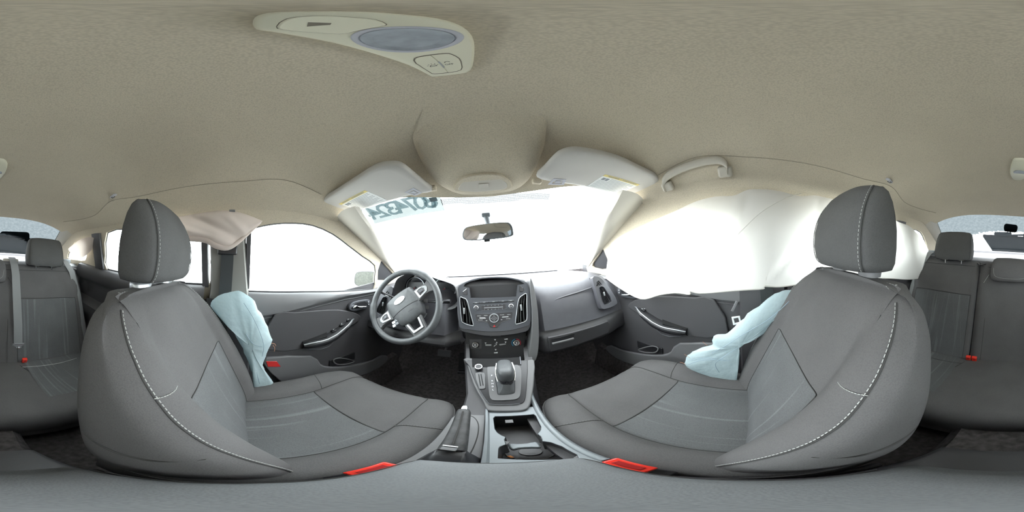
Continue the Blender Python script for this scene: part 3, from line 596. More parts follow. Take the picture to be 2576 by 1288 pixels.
# ---- side walls of the greenhouse with their window openings
def wall_pt(y, z, sgn): return Vector((sgn * side_x(z), y, z))
for sgn, nm in ((-1, 'wall_left'), (1, 'wall_right')):
    outer = [(-1.06, 1.02), (-.6, 1.03), (-.2, 1.04), (.1, 1.045), (.3, 1.045), (.44, 1.035), (.53, .995), (.62, .945), (.78, .862), (.95, .775), (1.06, .70), (1.06, .60), (.4, .62), (0, .63), (-.4, .66), (-.8, .70), (-1.2, .71), (-1.62, .74), (-1.5, .80), (-1.3, .89)]
    hf = [(p[1] * (1 if sgn < 0 else .96), p[2] if sgn < 0 else .64 + (p[2] - .64) * .88) for p in D['winf']]; hr = [(p[1], p[2]) for p in D['winr']]
    hq = [(-1.19, .795), (-1.12, .86), (-1.03, .915), (-.92, .925), (-.875, .90), (-.90, .84), (-.935, .785), (-1.05, .782)]
    sail = [(.795, .70), (.795, .825), (.86, .79), (.955, .735), (.96, .70)]
    w = prism(nm, [wall_pt(y, z, sgn) for y, z in outer], .02, HEAD, toward=(0, 0, .8),
              holes=[[wall_pt(y, z, sgn) for y, z in h] for h in (hf, hr, hq, sail)], bevel=.004, bseg=3, hround=2)
    w['kind'] = 'structure'
    for i, (h, wn) in enumerate(((hf, 'front'), (hr, 'rear'), (hq, 'quarter'), (sail, 'sail'))):
        num = {('front', -1): 3, ('front', 1): 4, ('rear', -1): 5, ('rear', 1): 6, ('quarter', -1): 7, ('quarter', 1): 8, ('sail', -1): 9, ('sail', 1): 10}[(wn, sgn)]
        pts = spline([wall_pt(y, z, sgn) + Vector((sgn * .012, 0, 0)) for y, z in h], 2)
        c = sum(pts, Vector()) / len(pts)
        if wn == 'sail':
            o = prism('door_trim', [c + (p - c) * 1.04 for p in pts], .01, BLACK, bevel=.001)
            o.name = 'trim_%d' % (3 if sgn < 0 else 4); o['kind'] = 'structure'
            continue
        fr = tube('window_%d' % num, pts, .0035, GREYP, closed=True, seg=8); fr['kind'] = 'structure'
        big = [c + (p - c) * 1.02 + Vector((sgn * .004, 0, 0)) for p in pts]
        prism('pane', big, .003, GLASS, fr, bevel=0)

# ---- windshield
def ws(u, v):                          # u -1..1 across, v 0 header .. 1 base, slightly bowed
    xt = lerp(.56, .74, v); x = xt * u
    y = lerp(y_front(min(abs(u) * .55, .55)) + .02, 1.17 - .12 * u * u, v); z = lerp(1.062 - .045 * u * u, .69, v) + .03 * math.sin(math.pi * v) * (1 - u * u * .3)
    return Vector((x, y, z))
rows = [[ws(-1 + 2 * i / 24, j / 16) for i in range(25)] for j in range(17)]
o = loft('window_1', rows, GLASS, closed=False); o['kind'] = 'structure'
# dotted shade patch round the mirror foot
FRIT = glass('frit_dots', (.30, .31, .31))
nt = FRIT.node_tree; tcn = nt.nodes.new('ShaderNodeTexCoord'); vr = nt.nodes.new('ShaderNodeTexVoronoi'); vr.inputs['Scale'].default_value = 260; vr.inputs['Randomness'].default_value = .15
nt.links.new(tcn.outputs['Object'], vr.inputs['Vector'])
mr = nt.nodes.new('ShaderNodeMapRange'); mr.inputs['From Min'].default_value = .38; mr.inputs['From Max'].default_value = .55; mr.inputs['To Min'].default_value = .055; mr.inputs['To Max'].default_value = .12
nt.links.new(vr.outputs['Distance'], mr.inputs['Value'])
tr_ = [n for n in nt.nodes if n.type == 'BSDF_TRANSPARENT'][0]
nt.links.new(mr.outputs[0], tr_.inputs[0])
fr = [[ws(u, v) + Vector((0, -.004, -.006)) for u in [(-.30 + .72 * i / 12) for i in range(13)]] for v in (0.01, .05, .085)]
fr[2] = [p if 2 < i < 9 else fr[1][i].lerp(p, .45) for i, p in enumerate(fr[2])]
frit = loft('dotted_band', fr, FRIT, parent=o, closed=False); 

# ---- pillars beside the windshield and the rear window
for sgn, a, b in ((-1, 'trim_5', 'trim_7'), (1, 'trim_6', 'trim_8')):
    rr = []
    for k in range(-1, 13):
        t = k / 12
        e = Vector((sgn * lerp(.452, .70, t), lerp(.442, 1.05, t), lerp(1.003, .71, t) + .025 * math.sin(math.pi * max(0, t))))
        yy = lerp(.47, 1.05, t); zz = lerp(1.0, .70, t); s = Vector((sgn * side_x(zz), yy, zz))
        mid = (e + s) / 2 + Vector((-sgn * .010, -.022, .0))
        out1 = e + Vector((sgn * .004, .03, .005)); out2 = s + Vector((sgn * .02, .01, 0))
        q1 = e.lerp(mid, .55) + Vector((-sgn * .004, -.004, 0)); q2 = s.lerp(mid, .55) + Vector((-sgn * .004, -.004, 0))
        rr.append([out1, e, q1, mid, q2, s, out2])
    o = loft(a, rr, PILLAR, closed=False, angle=50); o['kind'] = 'structure'
    rr = []
    for k in range(13):
        t = k / 12
        e = Vector((sgn * lerp(.54, .64, t), lerp(-1.055, -1.60, t), lerp(1.045, .80, t)))
        yy = lerp(-1.0, -1.5, t); zz = lerp(.995, .78, t); s = Vector((sgn * (side_x(zz) - .002), yy, zz))
        mid = (e + s) / 2 + Vector((-sgn * .012, .02, 0)); out1 = e + Vector((sgn * .01, -.03, 0.01))
        rr.append([out1, e, e.lerp(mid, .5) + Vector((0, .004, 0)), mid, s.lerp(mid, .5), s, s + Vector((sgn * .02, 0, 0))])
    o = loft(b, rr, PILLAR, closed=False, angle=50); o['kind'] = 'structure'

# ---- rear window, its lower trim, parcel shelf
def rw(u, v):
    x = lerp(.545, .65, v) * u
    return Vector((x, lerp(-1.15 + .07 * abs(u) ** 3, -1.63 + .06 * u * u, v), lerp(1.075 - .03 * abs(u) ** 2, .79, v)))
o = loft('window_2', [[rw(-1 + 2 * i / 20, j / 10) for i in range(21)] for j in range(11)], REARG, closed=False); o['kind'] = 'structure'
sh = loft('trim_9', [[Vector((-.68 + 1.36 * i / 10, y, z)) for i in range(11)] for y, z in ((-1.02, .60), (-1.03, .735), (-1.07, .752), (-1.2, .757), (-1.5, .772), (-1.58, .782), (-1.585, .80), (-1.60, .803), (-1.66, .79), (-1.66, .7))], GREYP, closed=False, angle=50); sh['kind'] = 'structure'
TRUNKP = mat('trunk_paint', (.10, .105, .11), .4)
tl = loft('trunk_lid', [[Vector((-.68 + 1.36 * i / 10, y, z - .02 * (i / 5 - 1) ** 2)) for i in range(11)] for y, z in ((-1.66, .785), (-1.8, .79), (-2.02, .775), (-2.05, .70), (-2.05, .3))], TRUNKP, closed=False, angle=50)
tag(tl, 'grey painted trunk lid beyond the foot of the rear window', 'trunk lid')
# ---- floor, firewall, lower body sides, rear bulkhead
o = loft('floor', [[Vector((x, y, z)) for x, z in ((-.72, .10), (-.66, .08), (-.62, -.09), (-.12, -.10), (-.115, .02), (-.09, .08), (.09, .08), (.115, .02), (.12, -.10), (.62, -.09), (.66, .08), (.72, .10))] for y in (-1.1, -.9, -.5, 0, .5, .8, .95)], CARPET, closed=False, angle=50); o['kind'] = 'structure'
o = loft('wall_front', [[Vector((x, y, z)) for x in (-.75, -.4, 0, .4, .75)] for y, z in ((.9, -.12), (1.0, -.06), (1.12, .12), (1.16, .4), (1.17, .685))], CARPET, closed=False, angle=50); o['kind'] = 'structure'
o = loft('wall_rear', [[Vector((x, y, z)) for x in (-.72, 0, .72)] for y, z in ((-1.1, -.12), (-1.12, .3), (-1.12, .7))], CARPET, closed=False); o['kind'] = 'structure'
for sgn, nm in ((-1, 'trim_10'), (1, 'trim_11')):
    # sills and lower side of the body behind the doors
    o = prism(nm, [Vector((sgn * .70, y, z)) for y, z in ((-1.66, .76), (-1.66, -.1), (-1.1, -.12), (1.15, -.12), (1.15, .72), (.5, .66), (0, .66), (-.6, .70))], .01, DARK, bevel=0); o['kind'] = 'structure'
    # B-pillar
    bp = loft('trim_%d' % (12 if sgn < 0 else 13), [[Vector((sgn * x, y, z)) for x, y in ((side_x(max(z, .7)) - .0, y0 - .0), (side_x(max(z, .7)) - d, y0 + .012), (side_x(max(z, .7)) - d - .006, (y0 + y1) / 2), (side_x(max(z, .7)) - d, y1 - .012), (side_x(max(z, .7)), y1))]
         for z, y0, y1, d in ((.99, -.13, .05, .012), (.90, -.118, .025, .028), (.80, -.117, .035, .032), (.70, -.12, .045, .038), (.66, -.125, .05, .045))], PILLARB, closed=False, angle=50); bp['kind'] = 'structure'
    bl = loft('trim_%d' % (14 if sgn < 0 else 15), [[Vector((sgn * x, y, z)) for x, y in ((.70, -.14), (.635, -.125), (.625, -.04), (.635, .045), (.70, .06))] for z in (.66, .5, .3, .1, -.08)], DARK, closed=False, angle=50); bl['kind'] = 'structure'
    # dark door edges either side of the pillar
    for ya, yb in ((-.155, -.128), (.028, .046)):
        ed = loft('door_%d' % {(-1, -.155): 1, (-1, .028): 2, (1, -.155): 3, (1, .028): 4}[(sgn, ya)], [[Vector((sgn * (side_x(z) + a), y, z)) for a, y in ((.015, ya - .0), (-.012, ya + .002), (-.012, yb), (.015, yb + .002))] for z in (.95 if ya > 0 else .90, .82, .70)], DARK, closed=False); ed['kind'] = 'structure'

# ================================================================ dashboard
dash = thing('dashboard', 'dark grey moulded dashboard across the front of the car with radio panel and air vents', 'dashboard', (0, .9, .3))
PROF = [(1.16, .695), (1.05, .695), (.95, .688), (.87, .680), (.80, .668), (.755, .650), (.722, .620), (.70, .58), (.685, .53), (.672, .48), (.665, .462)]
def dprof(x):
    a = abs(x); rows = []
    for y, z in PROF:
        yy, zz = y, z
        if a < .21: yy += .07 * (1 - max(0, (a - .165) / .045)) if y < .85 else 0
        if a > .50:
            t = (a - .50) / .19; yy += .02 * t if y < .9 else -.06 * t; zz -= .030 * t * (1 if z > .5 else 0)
        rows.append(Vector((x, yy, zz)))
    return rows
dxs = [-.69, -.66, -.62, -.56, -.50, -.44, -.38, -.32, -.26, -.21, -.19, -.165, -.10, 0, .10, .165, .19, .21, .26, .32, .38, .44, .50, .56, .62, .66, .69]
loft('upper_pad', [dprof(x) for x in dxs], DASH, dash, closed=False, angle=50)
# lower dash, passenger side with glove box, driver side with knee panel
LOW = [(.672, .462), (.668, .450), (.655, .440), (.648, .425), (.645, .36), (.665, .335), (.74, .315), (.86, .33), (.95, .36)]
def lprof(x, dy=0):
    a = abs(x); return [Vector((x, y + dy + (.05 * (1 - max(0, (a - .165) / .04)) if a < .205 else 0) + (.02 * (a - .5) / .19 if a > .5 else 0), z + (.012 if a > .55 else 0) + (.055 * min(1, (.43 - z) / .06) if dy and z < .43 else 0))) for y, z in LOW]
loft('glove_box_surround', [lprof(x) for x in (.15, .18, .205, .25, .35, .45, .55, .62, .66, .69)], DARK, dash, closed=False, angle=45)
loft('knee_panel', [lprof(x, .01) for x in (-.69, -.66, -.6, -.5, -.4, -.3, -.205, -.18, -.15)], DARK, dash, closed=False, angle=45)
gb = prism('glove_box_door', [(.215, .6445, .437), (.45, .6435, .437), (.53, .648, .437), (.545, .650, .40), (.53, .652, .362), (.22, .6445, .356)], .012, DARK, dash, toward=(.3, 0, .5), out=.0045, bevel=.003, rnd=0)
prism('pull_recess', [(.225, .6395, .428), (.335, .6395, .431), (.330, .6395, .405), (.235, .6395, .400)], .004, BLACK, gb, toward=(.3, 0, .5), out=.002, bevel=.001)
box('pull', (.10, .014, .010), (.278, .636, .405), GREYP, gb, rot=(0, R(-1), 0), bevel=.003)
# airbag cover groove and embossed mark on the passenger side
tube('pad_seam', spline([(.235, .700, .560), (.26, .708, .585), (.32, .712, .600), (.42, .714, .612), (.49, .713, .622)], 5, False), .0035, DASH, dash, seg=8)
ringo('airbag_mark', (.470, .6835, .505), (0, -1, .25), .014, .0155, .001, GREYP, dash, sq=.28, bevel=0)
# windshield base vent slot
tube('defroster_slot', [(-.45, 1.08, .6975), (0, 1.10, .6985), (.45, 1.08, .6975)], .004, BLACK, dash, seg=6)

# --- outer vents (right is the measured one, left is its mirror)
def outer_vent(sgn):
    S = lambda p: Vector((sgn * p[0], p[1], p[2]))
    fr = [(.487, .700, .676), (.520, .701, .680), (.552, .700, .655), (.592, .692, .590), (.612, .688, .535), (.600, .676, .512), (.515, .668, .508), (.497, .672, .54), (.492, .688, .61)]
    v1 = [(.5138, .6905, .622), (.540, .6905, .624), (.556, .6845, .596), (.576, .674, .538), (.524, .6705, .532), (.514, .680, .580)]
    v2 = [(.506, .698, .652), (.520, .698, .657), (.536, .694, .636), (.509, .693, .633)]
    n = Vector((0, -.966, .26))
    def proj(p): q = Vector(p); q.y = .690 - (.59 - q.z) * .26 - .018; return S(q)
    f = prism('vent_frame', [proj(p) for p in fr], .03, DASH, dash, toward=(0, 0, .9), holes=[spline([proj(p) for p in v1], 2), [proj(p) for p in v2]], bevel=.004, bseg=3, rnd=3)
    back = [proj(p) + Vector((0, .028, -.004)) for p in fr]; prism('duct', back, .004, HOLE, f, toward=(0, 0, .9), bevel=0)
    vp = spline([proj(p) for p in v1], 2)
    tube('rim', [p + Vector((0, -.001, .0003)) for p in vp], .0014, BEZEL, f, closed=True, seg=6)
    for k in range(4):
        t = .2 + .2 * k
        a = proj(v1[0]).lerp(proj(v1[1]), t); b = proj(v1[4]).lerp(proj(v1[3]), t)
        a = a.lerp(b, .03); d_ = Vector((0, .007, 0))
        tube('slat', [a + d_, a.lerp(b, .5) + d_, b + d_], .0022, BEZEL if k != 3 else GREYP, f, seg=6, flat=.5)
    m_ = (proj(v1[0]) + proj(v1[1]) + proj(v1[3]) + proj(v1[4])) / 4
    box('slider', (.008, .008, .022), m_ + Vector((-sgn * .002, .001, .006)), SILVER, f, rot=(R(-14), 0, R(0)), bevel=.002)
    for k in range(2):
        a = proj(v2[0]).lerp(proj(v2[1]), .35 + .4 * k); b = proj(v2[3]).lerp(proj(v2[2]), .35 + .4 * k)
        tube('slat', [a + Vector((0, .006, 0)), b + Vector((0, .006, 0))], .0016, SILVER, f, seg=6)
    return f
outer_vent(1); outer_vent(-1)

# --- centre bezel
T0 = (0, 0, .8)
bzp = [Vector(p) for p in D['bezel']]
stack = box('centre_stack', (.31, .22, .30), (.004, .845, .555), DARK, dash, bevel=.02)
bez = prism('centre_bezel', bzp, .035, BEZEL, dash, toward=T0, holes=[[Vector(p) for p in D['screen_hole']], spline(D['vent_left'], 3), spline(D['vent_right'], 3)], bevel=.003, bseg=3, rnd=3)
NB = Vector((0, -math.cos(R(15)), math.sin(R(15))))
prism('lower_lip', [Vector(p) + NB * -.001 for p in D['lip']], .05, DARK, dash, toward=T0, bevel=.006, bseg=3, rnd=2)
# shade over the screen: hood band behind the arch, then the set-back screen
sh_ = [Vector(p) for p in D['screen_hole']]; c_ = sum(sh_, Vector()) / len(sh_)
loft('screen_shade', [[p + NB * -.002 for p in sh_] + [sh_[0] + NB * -.002], [p - NB * .035 for p in sh_] + [sh_[0] - NB * .035], [c_ + (p - c_) * .93 - NB * .055 for p in sh_] + [c_ + (sh_[0] - c_) * .93 - NB * .055]], DARK, dash, closed=False, angle=60)
scn = prism('screen', [c_ + (Vector(p) - c_) * .97 - NB * .050 for p in D['screen_hole']], .004, SCREEN, dash, toward=T0, bevel=0)
box('screen_window', (.135, .002, .042), c_ - NB * .0485 + Vector((0, 0, .004)), GLOSS, scn, rot=(R(-15), 0, 0), bevel=.002)
def centre_vent(which, sl):
    pts = spline(D['vent_' + which], 3)
    prism('vent_duct', [p - NB * .036 for p in pts], .003, HOLE, bez, toward=T0, bevel=0)
    tube('vent_rim', [p + NB * .001 for p in pts], .0022, SILVER, bez, closed=True, seg=8)
    for k in range(3):
        a, b = Vector(sl[2 * k]), Vector(sl[2 * k + 1])
        mid = a.lerp(b, .5) + Vector((.004 * (1 if which == 'left' else -1), 0, 0))
        tube('vent_slat', spline([a - NB * .007, mid - NB * .005, b - NB * .007], 6, False), .0026, GREYP, bez, seg=6, flat=.6)
    c = Vector(sl[6])
    box('vent_slider', (.0075, .012, .028), c - NB * .001, SILVER, bez, rot=(R(-15), 0, R(0)), bevel=.002)
centre_vent('left', D['slatsL']); centre_vent('right', D['slatsR'])
for nm in ('corner_button_left', 'corner_button_right'):
    b_ = prism('corner_button', D[nm], .004, DARK, bez, toward=T0, out=.0015, bevel=.001)
    tube('button_mark', [Vector(D[nm][0]).lerp(Vector(D[nm][1]), .1) + NB * .0018, Vector(D[nm][0]).lerp(Vector(D[nm][1]), .9) + NB * .0018], .0009, CHROME, b_, seg=6)
    tube('edge', [Vector(p) + NB * .001 for p in D[nm]], .0009, BLACK, b_, closed=True, seg=6)
prism('preset_bar', D['preset_bar'], .003, BLACK, bez, toward=T0, out=.0006, bevel=.0005)
for i in range(5):
    k = prism('preset_button', D['preset_%d' % i], .003, BEZEL, bez, toward=T0, out=.0022, bevel=.0008)
    c = sum((Vector(p) for p in D['preset_%d' % i]), Vector()) / 4
    box('print', (.010, .0004, .0012), c + NB * .0023, LABEL, k, rot=(R(-15), 0, 0), bevel=0)
for nm in ('knobL', 'knobR'):
    c = Vector(D[nm][0])
    kn = disc('rotary_knob', c + NB * .016, NB, .0120, .016, CHROME, bez, r2=.0105, bevel=.002)
    disc('knob_face', c + NB * .0166, NB, .0078, .002, DARK, kn, bevel=.0006)
    box('knob_mark', (.008, .0004, .001), c + NB * .0168, WHITE, kn, rot=(R(-15), 0, 0), bevel=0)
tn = prism('tuner_panel', D['tuner'], .002, DARK, bez, toward=T0, out=.001, bevel=.0006, rnd=2)
tube('tuner_outline', [p + NB * .001 for p in spline(D['tuner'], 2)], .0006, BEZEL, tn, closed=True, seg=6)
prism('tuner_bar', D['tunerline'], .001, SILVER, tn, toward=T0, out=.002, bevel=.0003)
for r_, dz in ((0, .0088), (1, -.0080)):
    for q in range(6):
        text('digit', str((q + 1 + 6 * r_) % 10), Vector((-.036 + .0152 * q, .6977, .5912)) + Vector((0, dz * .26, dz)) + NB * .0014, NB, .0052, WHITE, tn)
pn = prism('button_panel', D['panel'], .003, DARK, bez, toward=T0, out=.0012, bevel=.0008, rnd=3)
tube('panel_outline', [p + NB * .0012 for p in spline(D['panel'], 3)], .0006, BEZEL, pn, closed=True, seg=6)
prism('panel_bar', D['barL'], .001, WHITE, pn, toward=T0, out=.002, bevel=.0002); prism('panel_bar', D['barR'], .001, WHITE, pn, toward=T0, out=.002, bevel=.0002)
for k_, s_ in dict(tRADIO='RADIO', tMEDIA='MEDIA', tAUX='CD/AUX', tPHONE='PHONE', tMENU='MENU', tSOUND='SOUND').items():
    text('word', s_, Vector(D[k_][0]) + NB * .0014, NB, .0052, WHITE, pn)
for k_, s_ in (('tPREV', -1), ('tNEXT', 1)):
    c = Vector(D[k_][0]) + NB * .0014
    box('bar', (.005, .0005, .0016), c, WHITE, pn, rot=(R(-15), 0, 0), bevel=0)
    prism('arrow', [c + Vector((-s_ * .0045, 0, 0)), c + Vector((-s_ * .0015, .0006, .0022)), c + Vector((-s_ * .0015, -.0006, -.0022))], .0004, WHITE, pn, toward=T0, bevel=0)
c = Vector(D['dial'][0])
dl_ = disc('dial', c + NB * .006, NB, .0215, .006, BEZEL, pn, r2=.020, bevel=.0015)
ringo('dial_rim', c + NB * .0075, NB, .0168, .0200, .003, SILVER, pn, bevel=.0006)
disc('dial_face', c + NB * .0066, NB, .0160, .002, DARK, pn, bevel=.0005)
ringo('ok_ring', c + NB * .0078, NB, .0070, .0080, .001, SILVER, pn, bevel=0)
text('word', 'OK', c + NB * .0070, NB, .0050, WHITE, pn)
for dx, dz in ((-.012, 0), (.012, 0), (0, .0115), (0, -.0115)):
    disc('dial_mark', c + Vector((dx, dz * .26, dz)) + NB * .0070, NB, .0013, .0005, WHITE, pn, seg=8, bevel=0)
hz = prism('hazard_button', [c + Vector((x, z * .268, z)) + NB * .0 for x, z in ((-.019, -.022), (.019, -.022), (.023, -.027), (.011, -.0415), (-.011, -.0415), (-.023, -.027))], .003, DARK, pn, toward=T0, out=.003, bevel=.0012)
prism('hazard_triangle', [Vector(p) for p in D['hazard']], .0006, REDREF, pn, toward=T0, out=.0036, bevel=0)
# --- grey wing that runs down beside the bezel to the console
prism('side_wing', [Vector(p) + NB * .012 for p in D['wing']], .10, GREYP, dash, toward=T0, bevel=.006, bseg=3, rnd=3)

# --- climate panel
NC = Vector((0, -math.cos(R(30)), .5))
cl = prism('climate_panel', D['climate'], .02, BLACK, dash, toward=T0, bevel=.002)
prism('upper_tab', D['ctab'], .003, GREYP, cl, toward=T0, out=.004, bevel=.0008)
prism('knob_plinth', D['fansq'], .002, DARK, cl, toward=T0, out=.001, bevel=.001)
for nm in ('knobFan', 'knobTemp'):
    c = Vector(D[nm][0]); 
    kn = disc('climate_knob', c + NC * .017, NC, .0150, .017, DARK, cl, r2=.0128, bevel=.0015)
    ringo('knob_rim', c + NC * .0180, NC, .0095, .0130, .004, CHROME, kn, bevel=.001)
    box('knob_pointer', (.002, .0006, .009), c + NC * .0175, WHITE, kn, rot=(R(-30), 0, 0), bevel=0)
c = Vector(D['knobTemp'][0])
ringo('cold_arc', c + NC * .002, NC, .0165, .0205, .001, BLUE, cl, a0=95, a1=225, bevel=0); ringo('hot_arc', c + NC * .002, NC, .0165, .0205, .001, HOTRED, cl, a0=-40, a1=85, bevel=0)
for nm in ('slL', 'slR'):
    prism('mode_button', D[nm], .004, SILVER, cl, toward=T0, out=.003, bevel=.001)
def icon(c, kind):
    c = Vector(c) + NC * .0012; up = Vector((0, .5, .866))
    if kind == 'man':
        disc('symbol_head', c + Vector((.004, 0, 0)) + up * .010, NC, .0026, .0005, LABEL, cl, seg=12, bevel=0)
        tube('symbol_body', [c + Vector((.004, 0, 0)) + up * .007, c + Vector((.002, 0, 0)) + up * -.001, c + Vector((-.005, 0, 0)) + up * -.004, c + Vector((-.009, 0, 0)) + up * -.010], .0013, LABEL, cl, seg=6)
        prism('symbol_arrow', [c + Vector((-.004, 0, 0)) + up * .006, c + Vector((-.001, 0, 0)) + up * .006, c + Vector((-.0005, 0, 0)) + up * .002], .0004, LABEL, cl, toward=T0, bevel=0)
    elif kind == 'defrost':
        prism('symbol_shield', [c + up * .003 + Vector((-.004, 0, 0)), c + up * .003 + Vector((.004, 0, 0)), c - up * .003 + Vector((.0015, 0, 0)), c - up * .003 + Vector((-.0015, 0, 0))], .0004, LABEL, cl, toward=T0, bevel=0)
    elif kind == 'rear':
        for q in range(3): tube('symbol_wave', [c + Vector((-.005 + q * .005, 0, 0)) - up * .002, c + Vector((-.004 + q * .005, 0, 0)) + up * .002], .0005, LABEL, cl, seg=5)
        prism('symbol_panel', [c + up * .001 + Vector((-.008, 0, 0)), c + up * .003 + Vector((.008, 0, 0)), c - up * .003 + Vector((.008, 0, 0)), c - up * .0025 + Vector((-.006, 0, 0))], .0003, LABEL, cl, toward=T0, bevel=0)
icon(D['i1'][0], 'defrost'); icon(D['i2'][0], 'rear'); icon(D['i3'][0], 'defrost'); icon(D['i4'][0], 'man'); icon(D['i5'][0], 'defrost'); icon(D['i6'][0], 'rear'); icon(D['i7'][0], 'defrost')

# --- instrument binnacle
arch = [(-.500, .640), (-.492, .690), (-.468, .728), (-.42, .752), (-.37, .758), (-.31, .752), (-.24, .728), (-.19, .712), (-.160, .695), (-.150, .66), (-.150, .60), (-.22, .575), (-.43, .575), (-.485, .59)]
def arc_pts(y, f=1, dz=0): return [Vector((-.325 + (x + .325) * f, y, .665 + (z - .665) * f + dz)) for x, z in spline([(a, b, 0) for a, b in arch], 3) for _ in (0,)] if False else [Vector((-.325 + (p.x + .325) * f, y, .665 + (p.y - .665) * f + dz)) for p in spline([(a, b, 0) for a, b in arch], 3)]
loft('cluster_hood', [arc_pts(.92, .80, -.02), arc_pts(.84, .97, -.004), arc_pts(.77, 1.0), arc_pts(.715, 1.0, -.002), arc_pts(.708, .97, -.003), arc_pts(.715, .93), arc_pts(.80, .86, -.005)], GREYP, dash, caps=True, angle=50)
clf = prism('cluster_face', arc_pts(.792, .87, -.005), .004, SCREEN, dash, toward=T0, bevel=0)
for x in (-.405, -.235):
    ringo('gauge_ring', (x, .786, .668), (0, -1, .1), .055, .0585, .006, SILVER, clf, bevel=.001)
    disc('gauge_dial', (x, .789, .668), (0, -1, .1), .054, .002, BLACK, clf, bevel=0)
    tube('needle', [(x, .784, .668), (x - .03, .784, .640)], .0012, REDREF, clf, seg=5)
    disc('needle_hub', (x, .784, .668), (0, -1, 0), .006, .004, DARK, clf, seg=16)

# --- steering column and stalks
colm = thing('steering_column', 'dark plastic steering column shroud with two stalks behind the wheel', 'steering column', (-.38, .72, .55))
cdir = Vector((0, .906, -.423))
def colring(t, w, h):
    c = Vector((-.38, .645, .598)) + cdir * t; u = Vector((1, 0, 0)); v = Vector((0, .423, .906))
    return [c + u * (w * math.copysign(abs(math.cos(q)) ** .6, math.cos(q))) + v * (h * math.copysign(abs(math.sin(q)) ** .6, math.sin(q))) for q in [2 * math.pi * s / 28 for s in range(28)]]
loft('shroud', [colring(0, .050, .045), colring(.008, .062, .055), colring(.06, .066, .060), colring(.16, .07, .068)], DARK, colm, angle=50)
st = tube('indicator_stalk', spline([(-.43, .680, .622), (-.470, .672, .632), (-.51, .662, .645), (-.535, .655, .656)], 4, False), [.007] * 6 + [.010] * 5 + [.011, .008], BLACK, colm, seg=12, flat=.7)
tube('stalk_print', [(-.487, .655, .637), (-.505, .651, .6425)], .0012, WHITE, st, seg=5)
st = tube('wiper_stalk', spline([(-.33, .680, .620), (-.27, .678, .622), (-.215, .672, .626), (-.175, .668, .630)], 4, False), [.007] * 6 + [.010] * 4 + [.012] * 2 + [.010], BLACK, colm, seg=12, flat=.8)
tube('stalk_print', [(-.225, .661, .627), (-.205, .6585, .628)], .0012, WHITE, st, seg=5)
disc('ignition', (-.300, .690, .545), (.2, -1, .2), .014, .02, SILVER, colm)
# clip-like silver symbols seen on the column right of the hub
for q, (x, z) in enumerate(((-.292, .628), (-.288, .596))):
    box('column_button', (.022, .006, .018), (x, .668, z), GREYP, colm, rot=(R(-10), 0, R(10)), bevel=.003)

# --- steering wheel, built in its own plane and then turned and tilted
WM = Matrix.Translation((-.38, .62, .61)) @ frame_of((0, -math.cos(R(25)), math.sin(R(25)))).to_4x4() @ Matrix.Rotation(R(43), 4, 'Z')
sw = thing('steering_wheel', 'dark rubber three-spoke steering wheel turned to the left, silver spoke inserts and oval badge', 'steering wheel', mat4=WM, local=True)
sw.matrix_world = WM
rim = tube('rim', [(math.cos(q) * .1695, math.sin(q) * .1695, 0) for q in [2 * math.pi * i / 72 for i in range(72)]], [.0145 + (.0035 if abs(((math.degrees(2 * math.pi * i / 72) + 180) % 360) - 180 - 25) < 14 or abs(((math.degrees(2 * math.pi * i / 72)) % 360) - 155) < 14 else 0) for i in range(72)], LEATHER, sw, closed=True, seg=16)
hubp = [(-.073, .054), (-.067, .061), (-.035, .068), (0, .070), (.035, .068), (.067, .061), (.073, .054), (.080, .020), (.079, -.012), (.072, -.045), (.058, -.074), (.048, -.083), (.02, -.088), (-.02, -.088), (-.048, -.083), (-.058, -.074), (-.072, -.045), (-.079, -.012), (-.080, .020)]
H = spline([(x, y, 0) for x, y in hubp], 3)
loft('airbag_cover', [[Vector((p.x * f, p.y * f, z)) for p in H] for f, z in ((1.0, -.050), (1.03, -.022), (1.0, -.006), (.95, .000), (.80, .005), (.5, .008), (.15, .009))], HUB, sw, angle=60)
tube('cover_crease', spline([(-.072, -.026, .0030), (-.045, -.021, .0074), (0, -.018, .0092), (.045, -.021, .0074), (.072, -.026, .0030)], 4, False), .0013, SEAM, sw, seg=6)
em = disc('badge', (0, .026, .0115), (0, 0, 1), .030, .006, WHITE, sw, sq=.44, up=(0, 1, 0), bevel=.001, seg=36, label='blank-looking pale oval badge')  # overexposure put into the colour: plain white, no lettering
ringo('badge_rim', (0, .026, .0122), (0, 0, 1), .0275, .0305, .003, CHROME, em, sq=.44, bevel=.0005)
text('word', 'AIRBAG', (.024, -.046, .0085), (0, 0, 1), .0085, DARK, sw)
